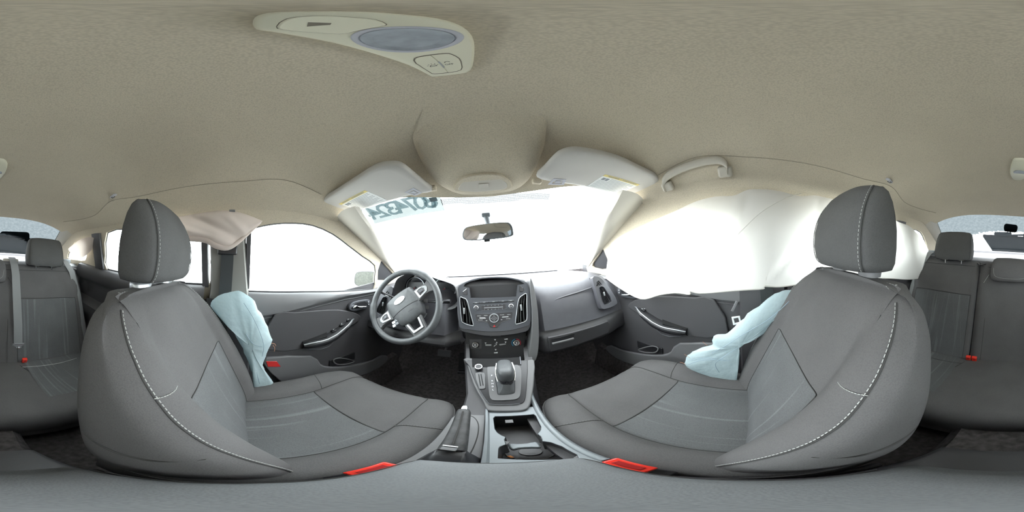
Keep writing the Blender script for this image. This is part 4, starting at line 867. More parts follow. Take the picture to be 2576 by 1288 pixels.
for s in (-1, 1):
    sp = [(s * .066, .024), (s * .10, .028), (s * .135, .022), (s * .162, .030), (s * .166, -.01), (s * .160, -.038), (s * .135, -.028), (s * .10, -.026), (s * .066, -.030)]
    loft('spoke', [[Vector((p.x, p.y, z)) * 1 for p in spline([(a, b * f, 0) for a, b in sp], 2)] for f, z in ((.9, -.030), (1.0, -.016), (1.0, -.008), (.88, -.002))], GREYP, sw, angle=50)
    bzp_ = [(s * .080, .020), (s * .108, .021), (s * .136, .010), (s * .140, -.002), (s * .130, -.018), (s * .082, -.024)]
    f_ = prism('spoke_frame', [(a, b, .001) for a, b in bzp_], .006, SILVER, sw, toward=(0, 0, 1), holes=[[(s * .090, .013, .001), (s * .110, .013, .001), (s * .127, .004, .001), (s * .123, -.010, .001), (s * .092, -.015, .001)]], bevel=.0012)
    prism('switch_pad', [(s * .089, .014, -.001), (s * .110, .014, -.001), (s * .128, .004, -.001), (s * .124, -.011, -.001), (s * .091, -.016, -.001)], .004, GREYP, f_, toward=(0, 0, 1), bevel=.001)
    box('switch', (.018, .011, .004), (s * .107, 0, .0015), BEZEL, f_, bevel=.0012)
    box('switch', (.006, .018, .003), (s * .094, -.001, .0012), DARK, f_, bevel=.001)
for i, (x, y) in enumerate(((-.058, -.040), (-.075, -.042), (-.062, -.055), (-.080, -.057))):
    box('cruise_button', (.0175, .0135, .006), (x - .004, y - .004, .000), SILVER if i % 2 else BEZEL, sw, rot=(0, 0, R(-6)), bevel=.0015)
low = prism('lower_spoke', [(x, y, 0) for x, y in ((-.046, -.076), (-.040, -.110), (-.034, -.150), (-.030, -.162), (.030, -.162), (.034, -.150), (.040, -.110), (.046, -.076))], .018, GREYP, sw, toward=(0, 0, 1), out=-.006,
            holes=[[(-.022, -.088, 0), (-.016, -.128, 0), (.016, -.128, 0), (.022, -.088, 0)]], bevel=.003, bseg=3)
prism('lower_spoke_trim', [(x, y, 0) for x, y in ((-.034, -.090), (-.026, -.140), (.026, -.140), (.034, -.090), (.026, -.090), (.018, -.131), (-.018, -.131), (-.026, -.090))], .004, SILVER, sw, toward=(0, 0, 1), out=-.001, bevel=.001)

# ================================================================ centre console
con = thing('centre_console', 'dark centre console with silver edging, gear gate and cup holder between the front seats', 'console', (0, .1, -.05))
NG = Vector((0, -.33, .944))
def lip(p, z): return Vector((p[0], p[1], z))
# lower body
loft('console_body', [[Vector((x, y, z)) for x, z in ((-w - .012, -.08), (-w, .12), (-w, h - .012), (-w + .01, h), (w - .01, h), (w, h - .012), (w + .005, .12), (w + .012, -.08))] for y, w, h in ((-.215, .080, .15), (-.205, .082, .235), (-.18, .085, .25), (-.10, .098, .262), (.12, .100, .286))], DARK, con, closed=False, angle=50)
loft('console_side', [[Vector((x, y, z)) for x, z in ((-wl - .012, -.08), (-wl, .12), (-wl, h - .012), (-wl + .006, h - .001), (-.028 if y < .5 else .02 - wl, h - .001), (-.028 if y < .5 else .02 - wl, .1), (wr - .03, .1), (wr - .03, h - .02), (wr, h - .02), (wr + .005, .12), (wr + .012, -.08))] for y, wl, wr, h in ((.12, .100, .096, .286), (.25, .098, .092, .290), (.36, .085, .088, .292), (.45, .085, .094, .32), (.6, .115, .135, .37), (.72, .135, .15, .42))], DARK, con, closed=False, angle=50)
prism('console_trim', D['console_trim'], .05, GREYP, con, toward=T0, bevel=.006, bseg=3, rnd=2, out=.002)
prism('console_panel', D['console_panel'], .01, BLACK, con, toward=T0, bevel=.0015, rnd=2, out=.0052)
tube('panel_edge', [p + NG * .006 for p in spline(D['console_panel'], 2)][6:-12], .0011, BEZEL, con, seg=6)
gt = prism('gear_gate', D['gate'], .006, GREYP, con, toward=T0, out=.0085, bevel=.0015, rnd=2, holes=[spline(D['gatehole'], 2)])
prism('gate_opening', [Vector(p) for p in D['gatehole']], .002, HOLE, con, toward=T0, out=.0065, bevel=0, rnd=2)
for s_, p in zip('PRNDL', D['prndl']): text('gear_letter', s_, Vector(p) + NG * .0090, NG, .0085, WHITE, gt, bold=.0002)
c = Vector(D['power'][0])
pw = disc('round_button', c + NG * .020, NG, .0135, .014, DARK, con, r2=.0118, bevel=.002)
ringo('button_rim', c + NG * .021, NG, .0098, .0128, .004, CHROME, pw, bevel=.0008)
sc_ = prism('slotted_cover', D['slotcover'], .004, GREYP, con, toward=T0, out=.0085, bevel=.0012, rnd=2)
for k_ in ('slot1', 'slot2'): prism('slot', D[k_], .001, HOLE, sc_, toward=T0, out=.0088, bevel=0)
prism('cubby', [Vector(p) for p in D['cubby']], .003, HOLE, con, toward=T0, out=.0062, bevel=0)  # flat near-black plate, the recess's shade is in its colour
tube('cubby_lip', [Vector(D['cubby'][1]) + NG * .008, Vector(D['cubby'][2]) + NG * .008], .002, BEZEL, con, seg=6)
# cup holder deck
deckp = [Vector((-.103, .385, .292)), Vector((-.075, .42, .292)), Vector((.089, .42, .292)), Vector((.092, .30, .292)), Vector((.098, .13, .292)), Vector((-.103, .13, .292))]
cup = [Vector((p[0], p[1], .297)) for p in D['cuphole']]
silv = [Vector((p[0], p[1], .2985)) for p in D['silver']]
ct = prism('cup_deck', [Vector((x, y, .297)) for x, y in ((-.0215, .385), (.083, .385), (.0905, .345), (.0895, .25), (.093, .165), (.096, .12), (-.0155, .12), (-.0185, .25))], .006, SILVERP, con, toward=T0, holes=[[p for p in cup]], bevel=.0015)
loft('edge_rail', [[Vector((x + a, y, z)) for a, z in ((-.006, .296), (-.003, .303), (.003, .304), (.008, .299), (.009, .285))] for x, y in ((.098, .52), (.088, .44), (.086, .36), (.0865, .30), (.090, .22), (.095, .14))], SILVERP, con, closed=False, angle=60)
loft('edge_rail', [[Vector((x + a, y, z)) for a, z in ((-.004, .294), (-.003, .302), (.002, .303), (.005, .297))] for x, y in ((-.026, .385), (-.0235, .34), (-.020, .25), (-.017, .13))], SILVERP, con, closed=False, angle=60)
# the well under the opening
loft('cup_well', [[Vector(p) for p in cup], [Vector((p.x, p.y, .283)) for p in cup], [Vector((lerp(.035, p.x, .97), lerp(.25, p.y, .97), .225)) for p in cup]], BLACK, con, caps=False, angle=40)
prism('well_floor', [Vector((lerp(.035, p.x, .98), lerp(.25, p.y, .98), .226)) for p in cup], .002, DARK, con, toward=T0, bevel=0)
for y in (.232, .165): ringo('cup_ring', (.037, y, .229), (0, 0, 1), .033, .0355, .003, GREYP, con, bevel=.0008)
disc('coaster', (.037, .232, .2295), (0, 0, 1), .016, .001, GREYP, con, bevel=0)
prism('cup_divider', [Vector((p[0], p[1], .280)) for p in D['divider']], .014, SILVERP, con, toward=T0, bevel=.003, rnd=2)
for p, rz in (((.070, .248, .292), 30), ((.004, .244, .292), -25), ((.020, .333, .288), 0), ((.083, .166, .292), 35), ((.000, .170, .290), -30)):
    box('cup_tab', (.016, .013, .004), p, GREYP, con, rot=(R(8), 0, R(rz)), bevel=.001)
box('orange_tab', (.006, .010, .004), (.008, .214, .232), AMBER, con, rot=(0, 0, R(30)), bevel=.0015, label='small orange tab in the cup holder')
# plate under the handbrake
prism('handbrake_plate', [Vector((x, y, .2915)) for x, y in ((-.098, .13), (-.098, .34), (-.086, .38), (-.06, .395), (-.030, .385), (-.026, .30), (-.023, .22), (-.022, .13))], .006, GREYP, con, toward=T0, bevel=.002, rnd=0)
tube('plate_groove', spline([(-.088, .352, .2918), (-.06, .357, .2918), (-.042, .33, .2918), (-.036, .28, .2918), (-.037, .2, .2918), (-.04, .14, .2918)], 4, False), .0009, SEAM, con, seg=6)

# --- gear lever
gl = thing('gear_lever', 'black gear lever with rounded grip and chrome flanks in its gate', 'gear lever', (.025, .45, .33))
bt = [Vector(p) for p in D['gatehole']]; bc = Vector((.027, .462, .335))
loft('gaiter', [[bc + (p - bc) * .98 + NG * (.006) for p in spline(bt, 2)], [bc + (p - bc) * .80 + NG * .014 for p in spline(bt, 2)], [bc + Vector((0, .006, 0)) + (p - bc) * .55 + NG * .022 for p in spline(bt, 2)], [bc + Vector((0, .012, 0)) + (p - bc) * .42 + NG * .035 for p in spline(bt, 2)]], LEATHER, gl, angle=60)
def gring(c, w, l, z, n=24, e=.7):
    return [Vector((c[0] + w * math.copysign(abs(math.cos(q)) ** e, math.cos(q)), c[1] + l * math.copysign(abs(math.sin(q)) ** e, math.sin(q)), z)) for q in [2 * math.pi * s / n for s in range(n)]]
loft('collar', [gring((.029, .470), .017, .018, .360), gring((.029, .472), .021, .022, .368), gring((.029, .475), .021, .023, .378)], GLOSS, gl, angle=50)
loft('grip', [gring((.029, .476), .019, .022, .374), gring((.029, .480), .023, .032, .388), gring((.0285, .486), .0255, .043, .402), gring((.028, .490), .0255, .047, .413), gring((.028, .492), .0235, .044, .422), gring((.028, .492), .018, .036, .427), gring((.028, .492), .008, .018, .429)], LEATHER, gl, angle=70)
for s in (-1, 1):
    tube('chrome_flank', spline([(.028 + s * .0215, .450, .384), (.028 + s * .0255, .468, .397), (.028 + s * .0265, .492, .410), (.028 + s * .0245, .520, .416)], 4, False), .0032, CHROME, gl, seg=8, flat=.6)
box('release_button', (.007, .011, .008), (.0005, .482, .393), CHROME, gl, bevel=.002)
stitches('stitching', [(.024, .436, .339), (.024, .448, .348), (.026, .458, .358)], STITCH, gl, gap=.003, ln=.002, r=.0004)
stitches('stitching', [(.032, .436, .339), (.032, .448, .348), (.031, .458, .358)], STITCH, gl, gap=.003, ln=.002, r=.0004)

# --- handbrake
hb = thing('handbrake', 'worn black handbrake lever with bright chrome end button beside the driver seat', 'handbrake', (-.06, .17, .29))
def hring(t, w, h, k=0):
    a = Vector((-.052, .150, .322)); b = Vector((-.068, .345, .350)); c = a.lerp(b, t); dr = (b - a).normalized(); u = dr.cross(Vector((0, 0, 1))).normalized(); v = u.cross(dr)
    return [c + u * (w * math.copysign(abs(math.cos(q)) ** .65, math.cos(q))) + v * (h * math.copysign(abs(math.sin(q)) ** .65, math.sin(q))) for q in [2 * math.pi * s / 24 for s in range(24)]]
loft('grip', [hring(.22, .0165, .016), hring(.25, .018, .0175), hring(.5, .0165, .0165), hring(.8, .0150, .015), hring(.92, .0145, .0145), hring(.96, .012, .012)], mat('worn_black_rubber', (.05, .05, .052), .6, noise_scale=60, noise_amt=.4, bump=.4, bump_scale=300), hb, angle=60)
loft('end_button', [hring(.95, .0085, .0085), hring(1.0, .0085, .0085), hring(1.035, .0075, .0075), hring(1.04, .004, .004)], CHROME, hb, angle=50)
loft('gaiter', [gring((-.054, .165), .034, .035, .290), gring((-.055, .170), .030, .032, .302), gring((-.056, .178), .023, .026, .318), gring((-.056, .190), .018, .018, .330)], BLACK, hb, angle=60)
tube('grip_seam', [p + Vector((0, 0, .001)) for p in (hring(.3, .016, .017)[6], hring(.9, .014, .015)[6])], .0015, SEAM, hb, seg=6)
box('gaiter_tab', (.020, .010, .004), (-.058, .192, .3445), GREYP, hb, rot=(R(10), 0, R(-5)), bevel=.0015)
box('bright_strip', (.020, .003, .002), (-.058, .200, .3485), WHITE, hb, rot=(R(10), 0, R(-5)), bevel=.0006)
# --- armrest lid under the camera
arm = thing('armrest', 'blue-grey padded armrest lid lying between the front seats under the camera', 'armrest', (0, .03, .30))
def aring(y, w, z0, z1, s=0):
    pts = [(-w, z0), (-w, z1 - .016), (-w + .004, z1 - .006), (-w + .014, z1 - .0012), (-w * .5, z1), (0, z1 + .001), (w * .5, z1), (w - .014, z1 - .0012), (w - .004, z1 - .006), (w, z1 - .016), (w, z0)]
    return [Vector((x + s, y, z)) for x, z in pts]
loft('lid', [aring(-.105, .060, .33, .345), aring(-.100, .068, .325, .362), aring(-.085, .074, .322, .376), aring(-.05, .078, .32, .382), aring(.02, .080, .32, .384), aring(.09, .079, .32, .384), aring(.125, .077, .322, .380), aring(.142, .073, .325, .370), aring(.149, .068, .330, .352)], ARMR, arm, angle=60)
tube('lid_seam', spline([(-.079, -.07, .366), (-.0808, .02, .3675), (-.080, .09, .3675), (-.076, .13, .363), (-.06, .147, .352), (0, .1505, .350), (.06, .147, .352), (.076, .13, .363), (.080, .09, .3675), (.0808, .02, .3675), (.079, -.07, .366)], 4, False), .0010, SEAM, arm, seg=6)
box('lid_base', (.150, .225, .03), (0, .022, .315), DARK, arm, bevel=.006)
# --- pedals
pb = thing('brake_pedal', 'wide rubber-faced brake pedal in the driver footwell', 'pedal', (-.315, .98, .05))
box('pad', (.085, .014, .05), (-.315, .95, .172), mat('pedal_rubber', (.16, .155, .16), .6), pb, rot=(R(-25), 0, 0), bevel=.004)
for k in range(4): box('rib', (.078, .004, .004), (-.315, .9425 + .0045 * k * .4, .157 + .010 * k), GREYP, pb, rot=(R(-25), 0, 0), bevel=.001)
tube('arm', spline([(-.315, .958, .18), (-.315, 1.02, .22), (-.315, 1.03, .35)], 4, False), .009, DARK, pb)
pa = thing('accelerator_pedal', 'narrow upright accelerator pedal in the driver footwell right of the brake', 'pedal', (-.215, 1.0, .0))
box('pad', (.045, .012, .14), (-.215, .985, .09), RUBBER, pa, rot=(R(-28), 0, 0), bevel=.004)
box('hinge', (.05, .03, .02), (-.215, .95, .015), DARK, pa, bevel=.003)

# ================================================================ front seats
def make_front_seat(sgn, name_label):
    dy = 0 if sgn < 0 else -.012
    rec = 0 if sgn < 0 else R(2.0)
    seat = thing('seat', name_label, 'car seat', (sgn * .34, .1, -.08))
    piv = Vector((0, .02, .28))
    def T(x, y, z):                                    # seat coordinates (x from the seat's middle, towards the car's middle positive)
        v = Vector((0, y - piv.y, z - piv.z))
        yy = v.y * math.cos(rec) - v.z * math.sin(rec); zz = v.y * math.sin(rec) + v.z * math.cos(rec)
        return Vector((sgn * (.34 - x), yy + piv.y + dy, zz + piv.z))
    # --- backrest tables by height
    Z = [.17, .23, .30, .38, .46, .54, .605, .66, .700, .726, .738]
    YB = [.062, .064, .058, .040, .012, -.025, -.062, -.100, -.135, -.162, -.185]     # front of the side bolsters
    YC = [.030, .028, .018, -.004, -.030, -.060, -.090, -.118, -.142, -.165, -.187]   # front of the middle
    YR = [-.085, -.115, -.140, -.160, -.176, -.192, -.204, -.214, -.220, -.216, -.205]
    HW = [.190, .215, .228, .236, .239, .238, .232, .222, .204, .180, .150]
    def ring(z):
        f = lambda t: smooth_interp(z, Z, t)
        yb, yc, yr, hw = f(YB), f(YC), f(YR), f(HW)
        d = yb - yc
        cp = [(0, yc), (.055, yc + .001), (.105, yc + .003), (.130, yc + .10 * d), (.140, yc + .22 * d), (.160, yc + .80 * d), (hw * .80, yb), (hw * .91, yb - .008), (hw * .985, yb - .032), (hw, (yb + yr) / 2 + .012), (hw * .985, yr + .035), (hw * .92, yr + .010), (hw * .7, yr), (hw * .35, yr - .006)]
        if hw < .215:
            k = hw / .215; cp = [(x if x > hw * .79 else x * k, y) for x, y in cp]
        full = cp + [(0, yr - .007)] + [(-x, y) for x, y in reversed(cp[1:])]
        return full
    zs = [.17 + (.738 - .17) * (1 - (1 - i / 40) ** 1.35) for i in range(41)]
    base_rings = [[(p.x, p.y, z) for p in spline([(x, y, 0) for x, y in ring(z)], 3)] for z in zs]
    rings = [[T(x, y, z) for x, y, z in r] for r in base_rings]
    last = base_rings[-1]; cyy = sum(p[1] for p in last) / len(last)
    for f, dz in ((.95, .003), (.85, .0048), (.5, .0062), (.15, .0065)):
        rings.append([T(x * f, cyy + (y - cyy) * f, .738 + dz) for x, y, z in last])
    back = loft('backrest', rings, FAB, seat, angle=70)
    n = len(base_rings[0])
    # insert panel of the backrest: index range around the centre line
    def idx(u):                                       # u = control index, 3 dense points per control
        return int(round(u * 3))
    i0 = idx(4)
    IT = min(range(41), key=lambda i: abs(zs[i] - .545))
    ins = [[T(p[0], p[1] + .0012, p[2]) for p in ([r[k] for k in range(-i0, i0 + 1)])] for r in base_rings[3:IT + 1]]
    loft('backrest_insert', ins, FABIN, back, closed=False, angle=60)
    for side in (-1, 1):
        k = (i0 if side > 0 else -i0)
        tube('insert_seam', [T(r[k][0], r[k][1] + .0012, r[k][2]) for r in base_rings[2:IT + 1]], .0011, SEAM, back, seg=5)
        k2 = idx(7) if side > 0 else -idx(7)
        tube('bolster_seam', [T(r[k2][0], r[k2][1] + .0008, r[k2][2]) for r in base_rings[1:38]], .0011, SEAM, back, seg=5)
        stitches('stitching', [T(r[k2][0] + side * -.0015, r[k2][1] + .0032, r[k2][2]) for r in base_rings[2:38]], STITCH, back, gap=.0075, ln=.0048, r=.00065)
        lr_ = base_rings[-1]
        stitches('stitching', spline([T(base_rings[38][k2][0] + side * -.0015, base_rings[38][k2][1] + .003, base_rings[38][k2][2])] + [T(lr_[side * k_][0] * (.96), lr_[side * k_][1] - .003, .7415) for k_ in (19, 16, 12, 7, 3)], 6, False), STITCH, back, gap=.0075, ln=.0048, r=.00065)
    top = base_rings[IT]
    tube('cross_seam', [T(top[k][0], top[k][1] + .001, top[k][2]) for k in range(-i0, i0 + 1)], .0011, SEAM, back, seg=5)
    # short pale cross stitch on the inner bolster
    bz_ = base_rings[min(range(41), key=lambda i: abs(zs[i] - .615))]
    stitches('stitching', [T(bz_[k][0], bz_[k][1] + .0025, bz_[k][2] + (k - 20) * .0012) for k in range(16, idx(7) + 1)], STITCH, back, gap=.004, ln=.003, r=.0006)
    # hard shell line along the lower inner flank of the backrest
    for side in (1,):
        pts = []
        for y, z in ((-.015, .470), (-.044, .447), (-.07, .441), (-.106, .446), (-.146, .456)):
            r_ = base_rings[min(range(41), key=lambda i: abs(zs[i] - z))]
            q = [p for p in r_[:n // 2] if p[0] > .15]; q.sort(key=lambda p: p[1])
            xx = float(np.interp(y, [p[1] for p in q], [p[0] for p in q]))
            pts.append(T(side * (xx + .0005), y, z))
        tube('shell_gap', spline(pts, 6, False), [.0008 + .0018 * math.sin(math.pi * i / 24) for i in range(25)], SEAM, back, seg=6)
    # --- headrest
    def hr_ring(z, hw, yf, yr_, crown=0):
        pts = [(0, yf + .004), (hw * .55, yf + .002), (hw * .86, yf - .008), (hw * .97, yf - .022), (hw, (yf + yr_) / 2), (hw * .93, yr_ + .012), (hw * .6, yr_), ]
        full = pts + [(0, yr_ - .003)] + [(-x, y) for x, y in reversed(pts[1:])]
        return [T(p.x, p.y, z - crown * (p.x / max(hw, .01)) ** 2) for p in spline([(x, y, 0) for x, y in full], 3)]
    HRS = [(.764, .060, -.19, -.215, 0), (.7555, .098, -.165, -.232, -.002), (.759, .110, -.150, -.240, -.002), (.775, .115, -.140, -.243, 0), (.806, .118, -.134, -.242, 0), (.842, .118, -.135, -.240, 0), (.877, .115, -.142, -.236, .002), (.907, .110, -.154, -.231, .004), (.930, .102, -.168, -.226, .006), (.942, .090, -.180, -.222, .006), (.948, .068, -.188, -.218, .005), (.950, .030, -.195, -.213, .003), (.9505, .010, -.20, -.210, .001)]
    hr = loft('headrest', [hr_ring(*h) for h in HRS], HRFAB, seat, angle=80)
    for side in (-1, 1):
        path = []
        for h in HRS[2:10]:
            z, hw, yf, yr_, cr_ = h
            path.append(T(side * hw * .87, yf - .0075 + .0006, z - cr_ * .75))
        sp_ = spline(path, 4, False)
        tube('headrest_seam', [p + Vector((-sgn * side * 0, 0, 0)) for p in sp_], .0010, SEAM, hr, seg=5)
        stitches('stitching', [p + Vector((sgn * side * .003, .0028, .0)) for p in sp_], STITCH, hr, gap=.0075, ln=.0045, r=.00045)
        tube('headrest_post', [T(side * .058, -.205, .72), T(side * .058, -.203, .79)], .0065, CHROME, seat, seg=14)
        loft('post_guide', [gring((T(side * .058, -.205, .757).x, T(0, -.205, .757).y), w, l, z) for w, l, z in ((.026, .018, .736), (.028, .020, .749), (.024, .016, .757), (.010, .009, .760))], SILVER if sgn < 0 else GREYP, seat, angle=50)
    # --- cushion
    yl = [-.13, -.04, .08, .18, .24, .32, .40, .445, .470, .480]
    ZB = [.262, .268, .274, .280, .284, .288, .280, .262, .232, .205]
    ZCc = [.225, .228, .236, .243, .247, .262, .266, .252, .226, .203]
    HWc = [.205, .228, .244, .250, .250, .247, .234, .214, .192, .170]
    def cring(y):
        f = lambda t: smooth_interp(y, yl, t)
        zb, zc, hw = f(ZB), f(ZCc), f(HWc); d = zb - zc; bot = .165 if y < .4 else lerp(.165, .19, (y - .4) / .08)
        cp = [(0, zc), (.07, zc + .001), (.115, zc + .003), (.133, zc + .12 * d), (.142, zc + .3 * d), (.165, zc + .85 * d), (hw * .82, zb), (hw * .93, zb - .006), (hw * .985, zb - .022), (hw, zb - .055), (hw * .985, max(bot + .01, zb - .11)), (hw * .9, bot)]
        if hw < .22:
            k = hw / .22; cp = [(x * k if x < hw * .8 else x, z) for x, z in cp]
        return cp + [(0, bot)] + [(-x, z) for x, z in reversed(cp[1:])]
    ys = [-.13 + .61 * (1 - (1 - i / 44) ** 1.3) for i in range(45)]
    C = lambda x, y, z: Vector((sgn * (.338 - x), y, z))
    cr_ = [[(p.x, y, p.y) for p in spline([(x, z, 0) for x, z in cring(y)], 3)] for y in ys]
    rings = [[C(*p) for p in r] for r in cr_]
    cu = loft('cushion', rings, FAB, seat, angle=70)
    n = len(cr_[0]); k0 = 12
    ci = min(range(len(ys)), key=lambda i: abs(ys[i] - .245))
    sel = lambda r: [r[k] for k in range(-k0, k0 + 1)]
    loft('cushion_insert', [[C(x, y, z + .0014) for x, y, z in sel(r)] for r in cr_[4:ci + 1]], FABIN, cu, closed=False, angle=60)
    tube('cross_seam', [C(x, y + .004 * (1 - (x / .14) ** 2), z + .001) for x, y, z in sel(cr_[ci])], .0022, SEAM, cu, seg=6)
    for side in (-1, 1):
        k = side * k0
        tube('insert_seam', [C(r[k][0], r[k][1], r[k][2] + .0012) for r in cr_[3:-3]], .0014, SEAM, cu, seg=5)
        k2 = side * 24
        tube('piping', [C(r[k2][0], r[k2][1], r[k2][2] + .0006) for r in cr_[2:-2]], .0019, FAB, cu, seg=6)
        stitches('stitching', [C(r[k2][0] * .985, r[k2][1], r[k2][2] + .0030) for r in cr_[2:-3]], mat('stitch_dim', (.22, .22, .215), .9), cu, gap=.0065, ln=.004, r=.0006)
        a = cr_[ci + 2]
        pts = [C(a[side * q][0], a[side * q][1] + (q - k0) * .0018, a[side * q][2] + .0012) for q in range(k0, 24)]
        tube('bolster_seam', pts, .0010, SEAM, cu, seg=5)
        if sgn > 0 or side > 0: stitches('stitching', [p + Vector((0, .002, .0006)) for p in pts], mat('stitch_dim', (.22, .22, .215), .9), cu, gap=.0065, ln=.004, r=.0006)
    # --- base and rails
    box('seat_base', (.40, .46, .10), (sgn * .34, .13, .12), DARK, seat, bevel=.02)
    box('side_cover', (.014, .44, .09), (sgn * (.34 - .222), .10, .135), DARK, seat, bevel=.006)
    box('side_cover', (.014, .44, .09), (sgn * (.34 + .222), .10, .135), DARK, seat, bevel=.006)
    for x in (.13, .53): box('slide_rail', (.03, .50, .03), (sgn * x, .14, -.06), SILVER, seat, bevel=.004)
    for x in (.14, .52):
        for y in (0, .3): box('leg', (.02, .04, .12), (sgn * x, y, .01), DARK, seat, bevel=.004)
    for k in range(3): box('connector', (.016, .020, .012), (sgn * .118, .30 + .035 * k, .03), GREYP, seat, bevel=.002)
    return seat
make_front_seat(-1, 'dark grey cloth driver seat behind the steering wheel')
make_front_seat(1, 'dark grey cloth front passenger seat, its headrest against the large white curtain airbag')

# red buckles next to the console
for sgn, lab in ((-1, 'bright red seat belt buckle between the driver seat and the armrest'), (1, 'bright red seat belt buckle between the passenger seat and the armrest')):
    b = thing('seat_belt_buckle', lab, 'buckle', (sgn * .105, .10, .2), group='front seat belt buckles')
    q = R(-14) * sgn
    box('buckle_body', (.020, .060, .070), (sgn * .101, .105, .255), BLACK, b, rot=(R(20), q * .3, 0), bevel=.005)
    bt_ = box('release_button', (.022, .052, .016), (sgn * .100, .113, .291), RED, b, rot=(R(12), q * .5, 0), bevel=.003)
    box('button_groove', (.010, .034, .003), (sgn * .099, .112, .2992), mat('buckle_dark_red', (.35, .01, .01), .5), bt_, rot=(R(12), q * .5, 0), bevel=.0008)
    tube('stalk', [(sgn * .102, .09, .23), (sgn * .104, .06, .12), (sgn * .108, .04, .0)], .007, BLACK, b)

# ================================================================ rear seat
rc = thing('rear_seat_cushion', 'wide dark grey rear bench cushion behind the front seats', 'car seat', (0, -.6, -.08))
def rcring(x):
    a = abs(x); dip = .018 * math.exp(-((a - .38) / .13) ** 2); hump = .010 * math.exp(-(x / .12) ** 2)
    edge = .06 * max(0, (a - .56) / .08) ** 2
    P_ = [(-.90, .10), (-.86, .142), (-.80, .160), (-.70, .168 - dip), (-.58, .176 - dip), (-.48, .184 - dip * .5), (-.42, .182), (-.385, .166), (-.368, .135), (-.365, .09), (-.38, .02), (-.42, -.02), (-.85, -.03)]
    return [Vector((x, p.x, p.y + hump * (p.y > .1) - edge * (p.y > .1))) for p in spline([(a_, b_, 0) for a_, b_ in P_], 3)]
xs = [-.65 + 1.3 * i / 52 for i in range(53)]
loft('cushion', [rcring(x) for x in xs], FAB, rc, angle=70)
def rc_at(x, y):
    r = rcring(x); best = min((p for p in r if p.z > .1), key=lambda p: abs(p.y - y)); return Vector((x, y, best.z))
for sgn in (-1, 1):
    rows = [[rc_at(sgn * x, y) + Vector((0, 0, .0025)) for x in (.22, .28, .34, .40, .46, .52, .57)] for y in (-.84, -.78, -.70, -.62, -.54, -.47)]
    loft('cushion_insert', rows, FABIN, rc, closed=False)
    tube('insert_seam', spline([rc_at(sgn * .17, -.85), rc_at(sgn * .20, -.74), rc_at(sgn * .26, -.62), rc_at(sgn * .32, -.50), rc_at(sgn * .36, -.42)], 4, False), .0018, SEAM, rc, seg=5)
    tube('cross_seam', [rc_at(sgn * x, -.735) + Vector((0, 0, .003)) for x in (.20, .30, .40, .50, .60)], .0013, STITCH if sgn < 0 else SEAM, rc, seg=5)
def rear_back(x0, x1, label, parts):
    b = thing('bench_backrest', label, 'seat back', ((x0 + x1) / 2, -.85, .1), group='folding rear seat backs')
    # (y,z) profile of the front face then over the top and down the rear
    F_ = [(-.80, .125), (-.815, .20), (-.85, .34), (-.885, .46), (-.925, .58), (-.96, .66), (-.982, .70), (-1.0, .722), (-1.025, .732), (-1.06, .73), (-1.08, .71), (-1.07, .6), (-.96, .14)]
    f2 = [(p.x, p.y) for p in spline([(a, c, 0) for a, c in F_], 3)]
    nx = 26; rings = []
    for i in range(nx + 1):
        x = lerp(x0, x1, i / nx); e = min(x - x0, x1 - x) if x1 - x0 > .1 else 1
        r_ = .014 * max(0, 1 - e / .018) ** 2
        bol = .022 * math.exp(-((abs(x) - .56) / .045) ** 2) + .010 * math.exp(-((abs(x) - .16) / .04) ** 2)
        rings.append([Vector((x, y + bol * (1 if k < 18 else 0) * min(1, max(0, (.70 - z) / .1)) - r_ * (1 if k < 21 else -1), z - (r_ * .8 if 15 < k < 27 else 0))) for k, (y, z) in enumerate(f2)])
    bk = loft('backrest', rings, FAB, b, angle=70)
    def at(x, z, o=.0014):
        i = int(round((x - x0) / (x1 - x0) * nx)); r = rings[max(0, min(nx, i))][:19]
        y = float(np.interp(z, [p.z for p in r], [p.y for p in r])); return Vector((x, y + o, z))
    for kind_, a, c, zz in parts:
        if kind_ == 'insert':
            loft('backrest_insert', [[at(lerp(a, c, i / 14), z, .003) for i in range(15)] for z in [.135, .2, .27, .34, .41, .46, .50, .535]], FABIN, bk, closed=False)
            tube('cross_seam', [at(lerp(a, c, i / 14), .540 + .006 * (i / 14 - .5), .0035) for i in range(15)], .0016, SEAM, bk, seg=5)
            for xx in (a, c): tube('insert_seam', [at(xx, z, .0035) for z in (.14, .2, .3, .4, .5, .54)], .0012, SEAM, bk, seg=5)
            # slanting scratch-like thread lines of the insert cloth
            for q, (t0, t1) in enumerate(((.18, .02), (.30, .10), (.45, .52), (.58, .60), (.62, .75), (.72, .62), (.86, .84), (.34, .40))):
                stitches('thread_line', [at(lerp(a, c, t0), .53, .0045), at(lerp(a, c, (t0 + t1) / 2), .35, .0045), at(lerp(a, c, t1), .16, .0045)], mat('faint_thread', (.19, .19, .19), .9), bk, gap=.006, ln=.005, r=.0004)
        elif kind_ == 'top':
            tube('top_seam', [at(lerp(a, c, i / 14), .703, .0015) for i in range(15)], .0013, SEAM, bk, seg=5)
        elif kind_ == 'line':
            tube('seam', [at(a, zz[0]), at((a + c) / 2, (zz[0] + zz[1]) / 2), at(c, zz[1])], .0011, STITCH if len(zz) > 2 else SEAM, bk, seg=5)
    return b, bk, at
bL, bkL, atL = rear_back(-.635, .178, 'wide section of the rear seat back with the middle headrest and lap belt in front', [('insert', -.56, -.19, 0), ('top', -.62, .17, 0), ('line', -.17, -.135, (.60, .66)), ('line', .12, .165, (.66, .58, 1)), ('line', -.135, -.135, (.14, .66)), ('line', .12, .12, (.14, .66))])
bR, bkR, atR = rear_back(.184, .635, 'narrow section of the rear seat back behind the passenger seat', [('insert', .215, .56, 0), ('top', .19, .62, 0)])
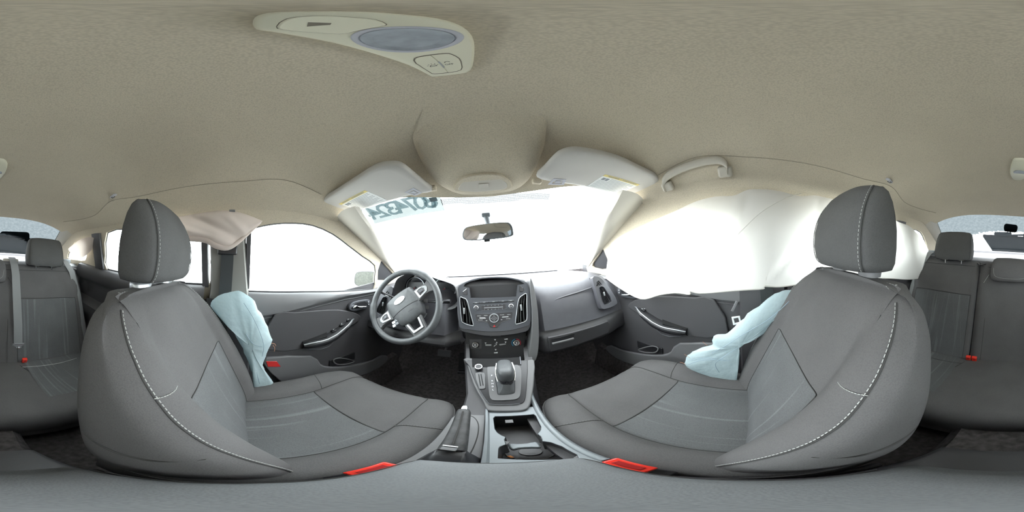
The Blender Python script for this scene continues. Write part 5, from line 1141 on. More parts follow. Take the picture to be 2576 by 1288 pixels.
for x in (-.215, .215):
    disc('round_stud', (x - .0 if x > 0 else x, -.800, .165), (0, 1, .3), .006, .006, GREYP, bkL if x < 0 else bkR, bevel=.001)

def rear_headrest(x, label, low=False):
    h = thing('rear_headrest', label, 'headrest', (x, -1.0, .73), group='rear headrests')
    if not low:
        S_ = [(.742, .085, -.955, -1.035), (.735, .112, -.945, -1.045), (.745, .120, -.938, -1.050), (.78, .125, -.935, -1.052), (.83, .122, -.945, -1.052), (.87, .117, -.957, -1.050), (.895, .110, -.966, -1.046), (.908, .098, -.975, -1.040), (.913, .06, -.985, -1.03), (.914, .01, -1.0, -1.015)]
    else:
        S_ = [(.638, .070, -.905, -.96), (.634, .098, -.890, -.97), (.645, .110, -.882, -.975), (.67, .114, -.880, -.985), (.70, .114, -.890, -.99), (.73, .110, -.905, -1.0), (.752, .100, -.925, -1.0), (.762, .085, -.942, -.995), (.765, .04, -.955, -.985), (.766, .01, -.965, -.972)]
    rings = []
    for z, hw, yf, yr in S_:
        pts = [(0, yf), (hw * .6, yf - .001), (hw * .9, yf - .010), (hw, (yf + yr) / 2 + .01), (hw * .94, yr + .01), (hw * .6, yr)]
        full = pts + [(0, yr)] + [(-a, c) for a, c in reversed(pts[1:])]
        rings.append([Vector((x + p.x, p.y, z)) for p in spline([(a, c, 0) for a, c in full], 3)])
    pd = loft('pad', rings, HRFAB if not low else FAB, h, angle=80)
    if low:
        stitches('stitching', spline([(x - .095, -.888, .71), (x - .088, -.882, .672), (x - .06, -.877, .659), (x, -.876, .656), (x + .06, -.877, .659), (x + .088, -.882, .672), (x + .095, -.888, .71)], 5, False), STITCH, pd, gap=.006, ln=.004, r=.0006)
    else:
        for s in (-1, 1): tube('pad_seam', [(x + s * hw * .93, yf - .012, z) for z, hw, yf, yr in S_[2:8]], .0010, SEAM, pd, seg=5)
    for s in (-1, 1):
        tube('post', [(x + s * .055, -.995 if not low else -.965, .70 if not low else .60), (x + s * .055, -.993 if not low else -.96, .76 if not low else .66)], .006, CHROME, h, seg=12)
        if not low: box('post_guide', (.034, .02, .006), (x + s * .055, -.985, .7345), PILLAR, h, bevel=.002)
rear_headrest(-.375, 'upright rear headrest behind the driver seat')
rear_headrest(.355, 'upright rear headrest behind the passenger seat')
rear_headrest(-.005, 'low middle headrest stowed against the rear seat back', low=True)

def strap(name, path, w, m, parent=None, side=(1, 0, 0), th=.0016):
    P_ = [Vector(p) for p in path]; rows = []
    for i, p in enumerate(P_):
        s = Vector(side[i]) if isinstance(side[0], (tuple, list)) else Vector(side)
        t = (P_[min(i + 1, len(P_) - 1)] - P_[max(i - 1, 0)]).normalized(); s = (s - t * s.dot(t)).normalized() * w / 2; nrm = t.cross(s).normalized() * th / 2
        rows.append([p - s - nrm, p + s - nrm, p + s + nrm, p - s + nrm])
    return loft(name, rows, m, parent, angle=40)
# middle rear belt lying down the seat back
mb = thing('rear_seat_belt', 'grey belt hanging down the rear seat back with a bright metal tongue', 'seat belt', (-.17, -.95, .2))
strap('webbing', [(-.172, -1.08, .777), (-.172, -1.045, .768), (-.173, -1.010, .752), (-.175, -.975, .728), (-.178, -.935, .676), (-.183, -.878, .52), (-.188, -.842, .40), (-.192, -.822, .275)], .047, BELT, mb)
tg = prism('tongue', [(-.225, -.822, .268), (-.225, -.820, .284), (-.162, -.820, .284), (-.162, -.822, .268), (-.175, -.822, .262), (-.176, -.824, .232), (-.211, -.824, .232), (-.212, -.822, .262)], .004, SILVER, mb, holes=[[(-.213, -.8205, .280), (-.174, -.8205, .280), (-.174, -.8215, .272), (-.213, -.8215, .272)]], bevel=.001)
box('tongue_plate', (.022, .002, .022), (-.193, -.8215, .246), CHROME, tg, rot=(R(-6), 0, 0), bevel=.001)
strap('lower_webbing', [(-.195, -.826, .235), (-.197, -.818, .18), (-.200, -.812, .13)], .042, mat('belt_dark', (.07, .07, .075), .8), mb)
box('shelf_guide', (.105, .03, .022), (-.165, -1.075, .757), PILLAR, mb, bevel=.008)
for sgn, xs_, lab in ((-1, (-.222,), 'single red rear buckle at the foot of the hanging rear belt'), (1, (.148, .178), 'twin red rear buckles in the gap of the rear bench')):
    b = thing('rear_buckle', lab, 'buckle', (xs_[0], -.8, .15), group='rear seat belt buckles')
    for x in xs_:
        box('buckle_body', (.027, .030, .03), (x, -.792, .158), BLACK, b, rot=(R(25), 0, 0), bevel=.004)
        bb = box('release_button', (.026, .018, .036), (x, -.783, .180), RED, b, rot=(R(-20), 0, 0), bevel=.003)
        box('button_mark', (.003, .001, .020), (x, -.7735, .181), mat('buckle_dark_red', (.35, .01, .01), .5), bb, rot=(R(-20), 0, 0), bevel=0)
# shoulder belts of the outer rear seats
for sgn, lab in ((-1, 'grey rear shoulder belt coming out beside the rear headrest behind the driver seat'), (1, 'grey rear shoulder belt at the outer end of the rear seat behind the passenger seat')):
    b = thing('shoulder_belt', lab, 'seat belt', (sgn * .56, -1.0, .5))
    strap('webbing', [(sgn * .52, -1.10, .775), (sgn * .535, -1.06, .785), (sgn * .550, -1.02, .765), (sgn * .575, -.97, .70), (sgn * .592, -.90, .55), (sgn * .602, -.84, .35), (sgn * .606, -.80, .16)], .045, BELT, b)
    ring_ = prism('shelf_bezel', [Vector((sgn * x, y, .785)) for x, y in ((.47, -1.05), (.48, -1.11), (.55, -1.14), (.61, -1.12), (.615, -1.06), (.56, -1.04))], .03, SILVERP, b, toward=(0, 0, 2), holes=[[Vector((sgn * x, y, .785)) for x, y in ((.495, -1.065), (.50, -1.105), (.55, -1.12), (.59, -1.105), (.59, -1.07), (.55, -1.055))]], bevel=.005, rnd=2)
# belts of the front seats on the B-pillars
for sgn, lab in ((-1, 'dark driver seat belt hanging down the pillar behind the driver door'), (1, 'dark passenger seat belt and pale metal tongue on the pillar beside the side airbag')):
    b = thing('front_seat_belt', lab, 'seat belt', (sgn * .64, -.04, .3))
    box('height_adjuster', (.012, .075, .06), (sgn * .603, -.045, .868), BLACK, b, rot=(0, R(15) * sgn, 0), bevel=.005)
    strap('webbing', [(sgn * .594, -.045, .88), (sgn * .606, -.045, .82), (sgn * .618, -.05, .70), (sgn * .605, -.06, .55), (sgn * .615, -.07, .30), (sgn * .625, -.08, .05)], .048, mat('belt_black', (.035, .04, .042), .75), b, side=(0, 1, 0))
    if sgn > 0:
        tn_ = prism('tongue', [(.585, .045, .545), (.585, .075, .540), (.585, .070, .505), (.585, .040, .512)], .004, LABEL, b, holes=[[(.585, .051, .538), (.585, .068, .534), (.585, .064, .514), (.585, .047, .519)]], bevel=.001)
        box('tongue_slot', (.006, .010, .045), (.584, .062, .585), GREYP, b, rot=(R(25), 0, 0), bevel=.002)

# ================================================================ doors
def make_door(sgn, label, full=True):
    d = thing('car_door', label, 'car door', (sgn * .68, .4, .0))
    X = lambda x, y, z: Vector((sgn * x, y, z))
    fl = lambda pts, dx=0: [X(abs(p[0]) - dx if p[0] != 0 else 0, p[1], p[2]) for p in pts]
    # main board, gently bowed towards the cabin
    ys = [.03, .06, .15, .25, .35, .45, .55, .65, .75, .85, .95, 1.0]
    zs_ = [.02, .10, .16, .22, .30, .38, .44, .50, .54, .575, .60, .63]
    def bx(y, z):
        b = .672 - .012 * math.exp(-((z - .42) / .06) ** 2) * (1 if y < .65 else max(0, 1 - (y - .65) / .2))
        if z < .16: b += .10 * (.16 - z) * 2
        return b + .02 * max(0, (y - .8) / .2)
    def zb(y): return .012 + .10 * max(0, 1 - (y - .05) / .16) ** 2 * 1.6
    rows = [[X(bx(y, max(z, zb(y))), y, max(z, zb(y))) for z in zs_] for y in ys]
    loft('door_board', rows, DARK, d, closed=False, angle=50)
    # upper pad between window and groove line
    def groove_z(y): return float(np.interp(y, [.03, .086, .17, .358, .52, .725, 1.0], [.572, .577, .5864, .6166, .631, .631, .64]))
    def belt_z(y): return float(np.interp(y, [.03, .09, .30, .62, .75, .9, 1.0], [.688, .686, .678, .655, .648, .655, .66]))
    rows = []
    for y in [.03 + .97 * i / 24 for i in range(25)]:
        g0, b0 = groove_z(y), belt_z(y)
        rows.append([X(.672, y, g0 - .01), X(.664, y, g0), X(.652, y, g0 + .006), X(.648, y, lerp(g0, b0, .4)), X(.652, y, lerp(g0, b0, .7)), X(.660, y, b0 - .010), X(.668, y, b0 - .001), X(.690, y, b0)])
    loft('upper_pad', rows, GREYP, d, closed=False, angle=50)
    tube('belt_seal', [X(.675, y, belt_z(y) + .002) for y in [.04 + .70 * i / 12 for i in range(13)]], .004, BLACK, d, seg=6)
    tube('groove', [X(.6655, y, groove_z(y) - .012) for y in [.05 + .80 * i / 12 for i in range(13)]], .0022, GREYP, d, seg=6)
    # soft insert above the armrest
    ip = [X(.6605, p[1], p[2]) for p in D['insert']]
    prism('soft_insert', ip, .02, DARK, d, toward=(0, .3, .5), out=.010, bevel=.008, bseg=4, rnd=2)
    # armrest sweep
    up = [Vector((p[0], p[1] * 1.075, .8 + (p[2] - .8) * 1.075)) for p in D['arm_up']]; lo = [Vector((p[0], p[1] * 1.075, .8 + (p[2] - .8) * 1.075)) for p in D['arm_lo']]
    n_ = 14; rows = []
    for i in range(n_ + 1):
        t = i / n_
        a = up[0].lerp(up[0], 0); k = t * (len(up) - 1); j = min(int(k), len(up) - 2); U = up[j].lerp(up[j + 1], k - j)
        k = t * (len(lo) - 1); j = min(int(k), len(lo) - 2); L = lo[j].lerp(lo[j + 1], k - j)
        w = .058 * math.sin(math.pi * min(1, .25 + t * .6)) * (1 - .75 * max(0, (t - .75) / .25))
        y = (U.y + L.y) / 2; zt = U.z; zl = L.z
        rows.append([X(.668, y, zl - .006), X(.668 - w * .5, y, zl - .010), X(.668 - w, y, lerp(zl, zt, .25)), X(.668 - w - .003, y, lerp(zl, zt, .55)), X(.668 - w + .003, y, lerp(zl, zt, .78)), X(.668 - w + .010, y, lerp(zl, zt, .86)), X(.668, y, zt + .004)])
    ar = loft('armrest', rows, BLACK, d, closed=False, angle=50)
    tube('armrest_edge', [r[4] + Vector((-sgn * .0008, 0, .0012)) for r in rows[:-1]], .0034, SILVER, ar, seg=8)
    # cup in the armrest
    A = lambda t, u, dz=0: rows[int(t * n_)][5].lerp(rows[int(t * n_)][6], u) + Vector((0, 0, dz))
    cupo = [A(.03, .1, .004), A(.4, .1, .006), A(.44, .9, .006), A(.03, .9, .006)]
    prism('armrest_tray', cupo, .003, HOLE, ar, toward=(0, 0, 2), out=.001, bevel=.0006)  # hollow drawn as a flat plate, its shade put into the colour
    tube('tray_rim', spline([A(.0, .5, .004), A(.04, .95, .010), A(.25, .98, .010), A(.44, .98, .012)], 3, False), .0018, BEZEL, ar, seg=6)
    # switches
    if full:
        for q, t in enumerate((.56, .70, .82)):
            c = A(t, .45, .004)
            s_ = box('window_switch' if q else 'lock_out_switch', (.018, .024, .008), c, BLACK, ar, rot=(R(14), 0, 0), bevel=.002)
            for u in ((-.005, .004), (.005, -.004)):
                if q == 0 and u[0] > 0: continue
                box('switch_mark', (.003, .006, .001), c + Vector((u[0], u[1], .0052)), WHITE, s_, rot=(R(14), 0, 0), bevel=0)
        c = A(.93, .45, .008)
        kn = disc('mirror_knob', c, (-sgn * .5, -.2, 1), .012, .006, BLACK, ar, bevel=.0015)
        ringo('knob_ring', c, (-sgn * .5, -.2, 1), .0115, .0135, .003, SILVER, kn, bevel=0)
        for q in range(4): disc('knob_mark', c + Vector((math.cos(q * 1.57) * .005, math.sin(q * 1.57) * .005, .001)), (-sgn * .5, -.2, 1), .0015, .001, LABEL, kn, seg=8, bevel=0)
    else:
        c = A(.78, .45, .004)
        s_ = box('window_switch', (.018, .026, .008), c, BLACK, ar, rot=(R(14), 0, 0), bevel=.002)
        for u in ((-.004, .005), (.003, -.004)): box('switch_mark', (.003, .007, .001), c + Vector((u[0], u[1], .0052)), WHITE, s_, rot=(R(14), 0, 0), bevel=0)
    # pull cup below the armrest
    pp = [X(.640, p[1], p[2]) for p in D['pull']]
    rw_ = [[X(.668, p[1], p[2] + .004) for p in D['pull'][:5]], [X(.648, p[1], p[2]) for p in D['pull'][:5]], [X(.644, p[1], p[2] + .005) for p in D['pull'][:5]], [X(.662, p[1], p[2] + .016) for p in D['pull'][:5]]]
    loft('pull_cup', rw_, DARK, d, closed=False, angle=60)
    tube('pull_edge', rw_[2], .0015, BEZEL, d, seg=6)
    tube('bright_line', [X(.6595, p[1], p[2]) for p in D['strip']], .0018, BEZEL, d, seg=6)
    # lower pocket wall
    lp = [X(.652, p[1], p[2]) for p in D['lowpan']]
    prism('pocket', lp, .018, GREYP, d, toward=(0, .3, .5), out=.004, bevel=.006, bseg=3, rnd=2)
    # recess behind the pocket with the bottle ring
    box('bottle_recess', (.006, .16, .05), X(.669, .50, .245), BLACK, d, bevel=.002)
    bp_ = spline([X(.655, p[1], p[2]) for p in D['bottle']], 3)
    tube('bottle_ring', bp_, .0035, GREYP, d, closed=True, seg=8)
    prism('reflector', [X(.647, p[1], p[2]) for p in D['refl']], .004, REDREF, d, toward=(0, .3, .5), out=.004, bevel=.001)
    # inner handle
    hp_ = [X(.6495, .600 + a, .576 + b) for a, b in ((-.068, -.008), (-.060, .014), (-.03, .026), (.03, .026), (.078, .020), (.092, .002), (.080, -.022), (.03, -.030), (-.04, -.026))]
    hb_ = prism('handle_bezel', hp_, .02, BEZEL, d, toward=(0, .3, .5), out=.003, bevel=.003, rnd=3, bseg=3)
    prism('handle_cup', [X(.6460, .600 + a, .578 + b) for a, b in ((-.045, -.006), (-.03, .014), (.045, .015), (.052, -.014), (-.03, -.018))], .003, BLACK, hb_, toward=(0, .3, .5), bevel=.001, rnd=2)
    tube('lever', spline([X(.643, .552, .570), X(.640, .568, .580), X(.639, .590, .571), X(.640, .645, .562)], 4, False), [.011, .013, .0135, .013, .011, .009, .008, .0075, .007, .007, .0065, .006, .005], CHROME, hb_, seg=12, flat=.45)
    lk = box('lock_button', (.005, .016, .026), X(.6435, .668, .577), BEZEL, hb_, bevel=.002)
    for q in (-.007, .007): box('lock_mark', (.001, .006, .004), X(.6405, .668, .577 + q), WHITE, lk, bevel=0)
    return d
make_door(-1, 'driver door with dark trim, sweeping armrest with window switches and a red reflector')
make_door(1, 'front passenger door with dark trim partly behind the white curtain airbag', full=False)
def rear_door(sgn, label):
    d = thing('rear_door', label, 'car door', (sgn * .69, -.5, 0))
    X = lambda x, y, z: Vector((sgn * x, y, z))
    rows = []
    for i in range(20):
        y = lerp(-.98, -.14, i / 19); b0 = float(np.interp(y, [-1.0, -.72, -.3, -.14], [.775, .738, .706, .71]))
        fw = .02 * max(0, 1 - (y + .98) / .15)
        rows.append([X(.69, y, b0 + .004), X(.672, y, b0), X(.655 - fw, y, b0 - .012), X(.640 - fw, y, b0 - .045), X(.640 - fw, y, b0 - .085), X(.655 - fw, y, b0 - .105), X(.665, y, b0 - .12), X(.668, y, b0 - .22), X(.62, y, b0 - .26), X(.62, y, b0 - .31), X(.668, y, b0 - .34), X(.67, y, .1), X(.68, y, -.02)])
    loft('door_board', rows, DARK, d, closed=False, angle=45)
    tube('belt_seal', [X(.676, lerp(-.72, -.13, i / 8), float(np.interp(lerp(-.72, -.13, i / 8), [-.72, -.3, -.14], [.742, .71, .714]))) for i in range(9)], .004, BLACK, d, seg=6)
    # dark upright frame between door glass and quarter window
    loft('window_frame', [[X(side_x(z) + .01, y0 + dy - .002, z) if k in (0, 4) else X(side_x(z) - dd, y0 + dy, z) for k, (dy, dd) in enumerate(((-.075, 0), (-.070, .012), (-.035, .016), (.004, .012), (.012, 0)))] for z, y0 in ((.955, -.735), (.86, -.742), (.74, -.745))], DARK, d, closed=False, angle=50)
    box('inner_handle', (.01, .11, .03), X(.655, -.33, .60), BEZEL, d, bevel=.004)
    box('handle_lever', (.012, .08, .016), X(.649, -.34, .60), CHROME, d, bevel=.004)
    return d
rear_door(-1, 'dark rear door behind the driver seat, seen past the headrest')
rear_door(1, 'dark rear door under the rear part of the white curtain airbag')

# ================================================================ sun visors
def make_visor(key, stick, clip, sgn, label):
    v = thing('sun_visor', label, 'sun visor', (sgn * .38, .40, 1.07), group='sun visors')
    pts = spline(D[key], 3); c = sum(pts, Vector()) / len(pts)
    nv = Vector((0, .18, 1)).normalized()
    dn = -nv
    rings = [[c + (p - c) * f + nv * o for p in pts] for f, o in ((.93, .024), (.985, .020), (1.0, .012), (.992, .004), (.96, -.001), (.85, -.003), (.5, -.004), (.1, -.004))]
    b = loft('pad', rings, VISOR, v, angle=80)
    st_ = [c + (Vector(p) - c) - nv * .0035 for p in D[stick]]
    s_ = prism('warning_label', st_, .001, LABEL, b, toward=(0, 0, 0), out=.0012, bevel=0)
    a0, a1, a2, a3 = st_ if key == 'visL' else (st_[1], st_[2], st_[3], st_[0])   # a0-a1 is the yellow edge
    if key == 'visR': a0, a1, a2, a3 = st_[1], st_[2], st_[3], st_[0]
    Q = lambda u, w: a0.lerp(a1, u).lerp(a3.lerp(a2, u), w) - nv * .0014
    prism('yellow_band', [Q(0, 0), Q(1, 0), Q(1, .13), Q(0, .13)], .0004, YELLOW, s_, toward=(0, 0, 0), bevel=0)
    n0 = area_normal([Q(0, 0), Q(1, 0), Q(1, 1)])
    toward_cam = -nv
    rt = (a1 - a0).normalized() if key == 'visR' else (a1 - a0).normalized()
    tx = rt if rt.cross(toward_cam).dot(a3 - a0) > 0 or True else -rt
    up_ = toward_cam.cross(rt)
    if up_.dot(a0 - a3) < 0: rt = -rt
    text('word', 'WARNING  /  AVERTISSEMENT', Q(.52, .065) - nv * .0006, toward_cam, .0095, PRINT, s_, right=rt)
    for r_ in range(10):
        w_ = .19 + .075 * r_; u0 = .26 if r_ < 3 else .04
        prism('print_line', [Q(u0, w_), Q(.94 - .12 * (r_ % 3 == 2), w_), Q(.94 - .12 * (r_ % 3 == 2), w_ + .022), Q(u0, w_ + .022)], .0002, PRINT, s_, toward=(0, 0, 0), bevel=0)
    for u in (.06, .15): 
        prism('pictogram', [Q(u, .20), Q(u + .075, .20), Q(u + .075, .36), Q(u, .36)], .0002, mat('label_dark', (.22, .25, .28), .7), s_, toward=(0, 0, 0), bevel=0)
    # mirror-cover clip
    cp_ = [c + (Vector(p) - c) - nv * .0035 for p in D[clip]]
    cf = prism('clip_frame', cp_, .003, LENSRIM, b, toward=(0, 0, 0), out=.0012, bevel=.0006, holes=[[sum(cp_, Vector()) / 4 + (p - sum(cp_, Vector()) / 4) * .62 for p in cp_]])
    cc = sum(cp_, Vector()) / 4
    prism('clip_tab', [cc + (p - cc) * .36 for p in cp_], .002, LENSRIM, cf, toward=(0, 0, 0), out=.0015, bevel=.0004)
    tube('pivot_rod', [c + Vector((sgn * .12, .075, .012)), c + Vector((sgn * .22, .055, .02)), c + Vector((sgn * .235, .06, .035))], .005, PILLAR, v)
    box('rod_holder', (.03, .02, .02), Vector((sgn * .165, .487, 1.056)), HEAD, v, bevel=.005)
make_visor('visL', 'stickL', 'clipL', -1, 'beige sun visor with warning label folded up above the steering wheel')
make_visor('visR', 'stickR', 'clipR', 1, 'beige sun visor with warning label folded up above the passenger side of the dashboard')

# ================================================================ ceiling lamps
dn = thing('dome_lamp', 'long cream ceiling console with round lamp lens and two rocker buttons overhead', 'ceiling lamp', (-.01, .09, 1.2))
dp = [Vector((p[0], p[1], 1.2)) for p in D['dome']]; dc = sum(dp, Vector()) / len(dp)
loft('housing', [[dc + Vector(((p.x - dc.x) * f, (p.y - dc.y) * f2, 0)) + Vector((0, 0, z)) for p in spline(dp, 2)] for f, f2, z in ((1.0, 1.0, .022), (1.0, 1.0, .006), (.97, .985, .001), (.90, .955, -.001))], DOMEP, dn, angle=60)
UPW = (0, 0, .2)
prism('cover', D['domecover'], .003, DOMEP, dn, toward=UPW, out=.0025, bevel=.0012, rnd=2)
cvn = spline(D['domecover'], 2); tube('cover_gap', [p + Vector((0, 0, -.0008)) for p in cvn], .0006, mat('gap_brown', (.22, .20, .16), .9), dn, closed=True, seg=5)
prism('embossed_mark', [Vector((x, y, 1.2)) for x, y in ((-.016, .017), (-.006, .013), (-.004, .021), (-.008, .023))], .0005, mat('gap_brown', (.22, .20, .16), .9), dn, toward=UPW, out=.0028, bevel=0)
l0, l1, l2, l3 = [Vector(p) for p in D['domelens']]; lc = (l0 + l1 + l2 + l3) / 4
lr = .5 * ((l1 - l3).length + (l0 - l2).length) / 2 * 1.04
ringo('lens_rim', (lc.x, lc.y, 1.1975), (0, 0, -1), lr * .86, lr * 1.03, .004, LENSRIM, dn, bevel=.001)
ln_ = loft('lens', [[Vector((lc.x + lr * f * math.cos(q), lc.y + lr * f * math.sin(q), z)) for q in [2 * math.pi * s / 36 for s in range(36)]] for f, z in ((.88, 1.199), (.86, 1.1965), (.7, 1.1985), (.45, 1.2005), (.15, 1.2015), (.02, 1.2017))], LENS, dn, angle=80)
bp4 = spline(D['domebtn'], 2)
bcv = sum(bp4, Vector()) / len(bp4)
tube('button_gap', [p + Vector((0, 0, -.0012)) for p in bp4], .0010, mat('gap_brown', (.22, .20, .16), .9), dn, closed=True, seg=6)
s0, s1 = Vector(D['domesplit'][0]), Vector(D['domesplit'][1]); ax = s1 - s0
def halfpoly(side):
    out = []
    for i, p in enumerate(bp4):
        q = bp4[(i + 1) % len(bp4)]
        f = lambda v: ax.x * (v.y - s0.y) - ax.y * (v.x - s0.x)
        if f(p) * side >= 0: out.append(p)
        if f(p) * f(q) < 0: t = f(p) / (f(p) - f(q)); out.append(p.lerp(q, t))
    c_2 = sum(out, Vector()) / len(out)
    return [c_2 + (p - c_2) * .975 for p in out]
for side in (1, -1):
    prism('rocker_button', halfpoly(side), .003, DOMEP, dn, toward=UPW, out=.0026, bevel=.0008)
m0 = s0.lerp(s1, .35); m1 = s0.lerp(s1, .68)
tube('rocker_mark', [m0 + Vector((0, 0, -.0030)), m1 + Vector((0, 0, -.0030))], .0010, PRINT, dn, seg=5)
PRD = mat('dome_print', (.10, .10, .09), .8)
# seen from below: right of print runs towards +x for a viewer facing forward
text('word', 'OFF', (-.0018, .1475, 1.1972), (0, 0, -1), .0052, PRD, dn, right=(1, 0, 0), extr=.0001)
tube('door_symbol', spline([(-.0045, .1425, 1.1972), (-.004, .1400, 1.1972), (-.001, .1397, 1.1972), (.0005, .1415, 1.1972)], 4, False), .0004, PRD, dn, seg=5)
tube('lamp_symbol', spline([(-.0222, .1475, 1.1972), (-.0208, .1448, 1.1972), (-.0182, .1438, 1.1972), (-.0156, .1448, 1.1972), (-.0144, .1472, 1.1972)], 4, False) + [Vector((-.0222, .1475, 1.1972))], .0004, PRD, dn, seg=5)
for q in range(5):
    a = R(200 + 35 * q); tube('ray_mark', [(-.0183 + math.cos(a) * .0050, .1462 + math.sin(a) * .0050, 1.1972), (-.0183 + math.cos(a) * .0064, .1462 + math.sin(a) * .0064, 1.1972)], .0004, PRD, dn, seg=5)
# rear lamp
rl = thing('rear_dome_lamp', 'small cream rear ceiling lamp with pale blue oval lens above the rear seat', 'ceiling lamp', (-.008, -.63, 1.16))
zr = zroof(0, -.63) - .003
rp = [Vector((x, y, zr - .0 + (y + .63) * .12)) for x, y in ((.030, -.66), (.022, -.585), (.008, -.572), (-.03, -.572), (-.048, -.60), (-.050, -.65), (-.042, -.70), (-.022, -.735), (.010, -.735), (.025, -.705))]
loft('housing', [[p + Vector((0, 0, .02)) for p in spline(rp, 2)], [p + Vector((0, 0, .001)) for p in spline(rp, 2)], [sum(rp, Vector()) / len(rp) + (p - sum(rp, Vector()) / len(rp)) * .92 + Vector((0, 0, -.006)) for p in spline(rp, 2)]], DOMEP, rl, angle=60)
disc('lens', (-.010, -.665, zr - .012), (0, -.12, -1), .026, .006, LENS, rl, sq=.8, bevel=.002)

# ================================================================ grab handle and coat hooks
gh = thing('grab_handle', 'folded beige grab handle on the ceiling edge above the passenger window', 'grab handle', (.53, .18, 1.10))
gp = [(.552, .290, 1.045), (.538, .286, 1.070), (.528, .255, 1.088), (.520, .180, 1.103), (.517, .110, 1.107), (.520, .080, 1.102), (.530, .064, 1.086), (.538, .066, 1.070)]
gpp = spline(gp, 5, False)
loft('bar', [[p + Vector((a * .8, 0, b * 1.35)) + Vector((-.006, 0, -.006)) for a, b in ((-.016, -.006), (-.010, -.012), (.004, -.013), (.014, -.008), (.016, .004), (.006, .010), (-.010, .008), (-.017, .002))] for p in gpp], PILLAR, gh, angle=70)
box('mount', (.026, .040, .036), (.551, .283, 1.046), PILLAR, gh, rot=(0, R(-45), 0), bevel=.007)
box('mount', (.028, .044, .040), (.541, .074, 1.064), PILLAR, gh, rot=(0, R(-45), 0), bevel=.007)
loft('recess', [[Vector((.548 + a, y, 1.075 + a * -1.1 + .012)) for a in (-.022, 0, .02)] for y in (.05, .17, .30)], HEAD, gh, closed=False)
for i, (lab, sg) in enumerate((('small folding coat hook on the ceiling edge above the rear window behind the driver', -1), ('small folding coat hook on the ceiling edge above the curtain airbag', 1))):
    p = Vector((sg * .487, -.515, 0)); p.z = zroof(p.x, p.y)
    h = thing('coat_hook', lab, 'hook', tuple(p), group='coat hooks')
    box('plate', (.020, .040, .010), p, LENSRIM, h, rot=(0, R(-30 * sg), R(20 * sg)), bevel=.002)
    box('slot', (.006, .016, .002), p + Vector((-sg * .003, -.006, -.0062)), BLACK, h, rot=(0, R(-30 * sg), R(20 * sg)), bevel=0)
    tube('hook', [p + Vector((0, .006, -.002)), p + Vector((-sg * .002, .010, -.010)), p + Vector((-sg * .004, -.002, -.013)), p + Vector((-sg * .003, -.008, -.009))], .0022, GREYP, h, seg=8)

# ================================================================ rear-view mirror, door mirrors, windshield sticker
rm = thing('rear_view_mirror', 'wide dark rear-view mirror washed out against the bright windshield', 'mirror', (-.005, .60, .92))
MG = mat('mirror_glass', (.9, .92, .95), .03, metal=1)
mc = Vector((-.006, .60, .909)); mn = Vector((-.22, -1, -.06)).normalized(); mF = frame_of(mn)
def mpt(x, y, z): return mc + mF @ Vector((x, y, z))
mo = [(-.095, -.020), (-.088, .016), (-.05, .026), (.06, .028), (.092, .020), (.100, -.010), (.092, -.026), (.03, -.032), (-.06, -.031)]
loft('shell', [[mpt(p.x * f, p.y * f, z) for p in spline([(a, b, 0) for a, b in mo], 3)] for f, z in ((.55, -.040), (.85, -.028), (1.0, -.008), (1.0, .0), (.96, .002))], mat('mirror_shell', (.16, .18, .2), .5), rm, angle=60)  # shell colour lightened to hold the windshield glare
prism('glass', [mpt(p.x * .93, p.y * .90, .003) for p in spline([(a, b, 0) for a, b in mo], 3)], .002, MG, rm, toward=(0, 0, .8), bevel=0)
tube('arm', [mpt(0, 0, -.03), mpt(0, .02, -.05), (-.005, .655, .985)], [.011, .010, .013], MATS['mirror_shell'], rm)
box('foot', (.035, .02, .04), (-.005, .660, .992), MATS['mirror_shell'], rm, rot=(R(-60), 0, 0), bevel=.005)
box('lower_tab', (.022, .012, .012), mpt(.0, -.034, -.006), BLACK, rm, bevel=.003)
for sgn, lab in ((-1, 'dark wing mirror outside the driver window'), (1, 'dark wing mirror outside the passenger window, glimpsed beside the pillar')):
    wm = thing('wing_mirror', lab, 'mirror', (sgn * .86, .86, .66))
    c = Vector((sgn * .862, .86, .694)); nn = Vector((-sgn * .42, -1, .02)).normalized(); F = frame_of(nn)
    op = [(-.088, -.03), (-.082, .035), (-.05, .058), (.05, .060), (.085, .045), (.092, 0), (.080, -.045), (.03, -.060), (-.05, -.056)]
    if sgn > 0: op = [(-a, b) for a, b in op]
    W_ = lambda p, f, z: c + F @ Vector((p.x * f, p.y * f, z))
    sp_ = spline([(a, b, 0) for a, b in op], 3)
    loft('housing', [[W_(p, f, z) for p in sp_] for f, z in ((.35, -.085), (.7, -.070), (.93, -.040), (1.0, -.01), (1.0, .004), (.95, .006))], BLACK, wm, angle=60)
    prism('mirror_face', [W_(p, .92, .0075) for p in sp_], .002, mat('dusty_mirror', (.088, .092, .078), .5, metal=.1, noise_scale=90, noise_amt=.25), wm, toward=(0, 0, .8), bevel=0)
    tube('stalk', [c + Vector((-sgn * .05, .02, -.045)), (sgn * .72, .90, .665)], [.022, .03], BLACK, wm)
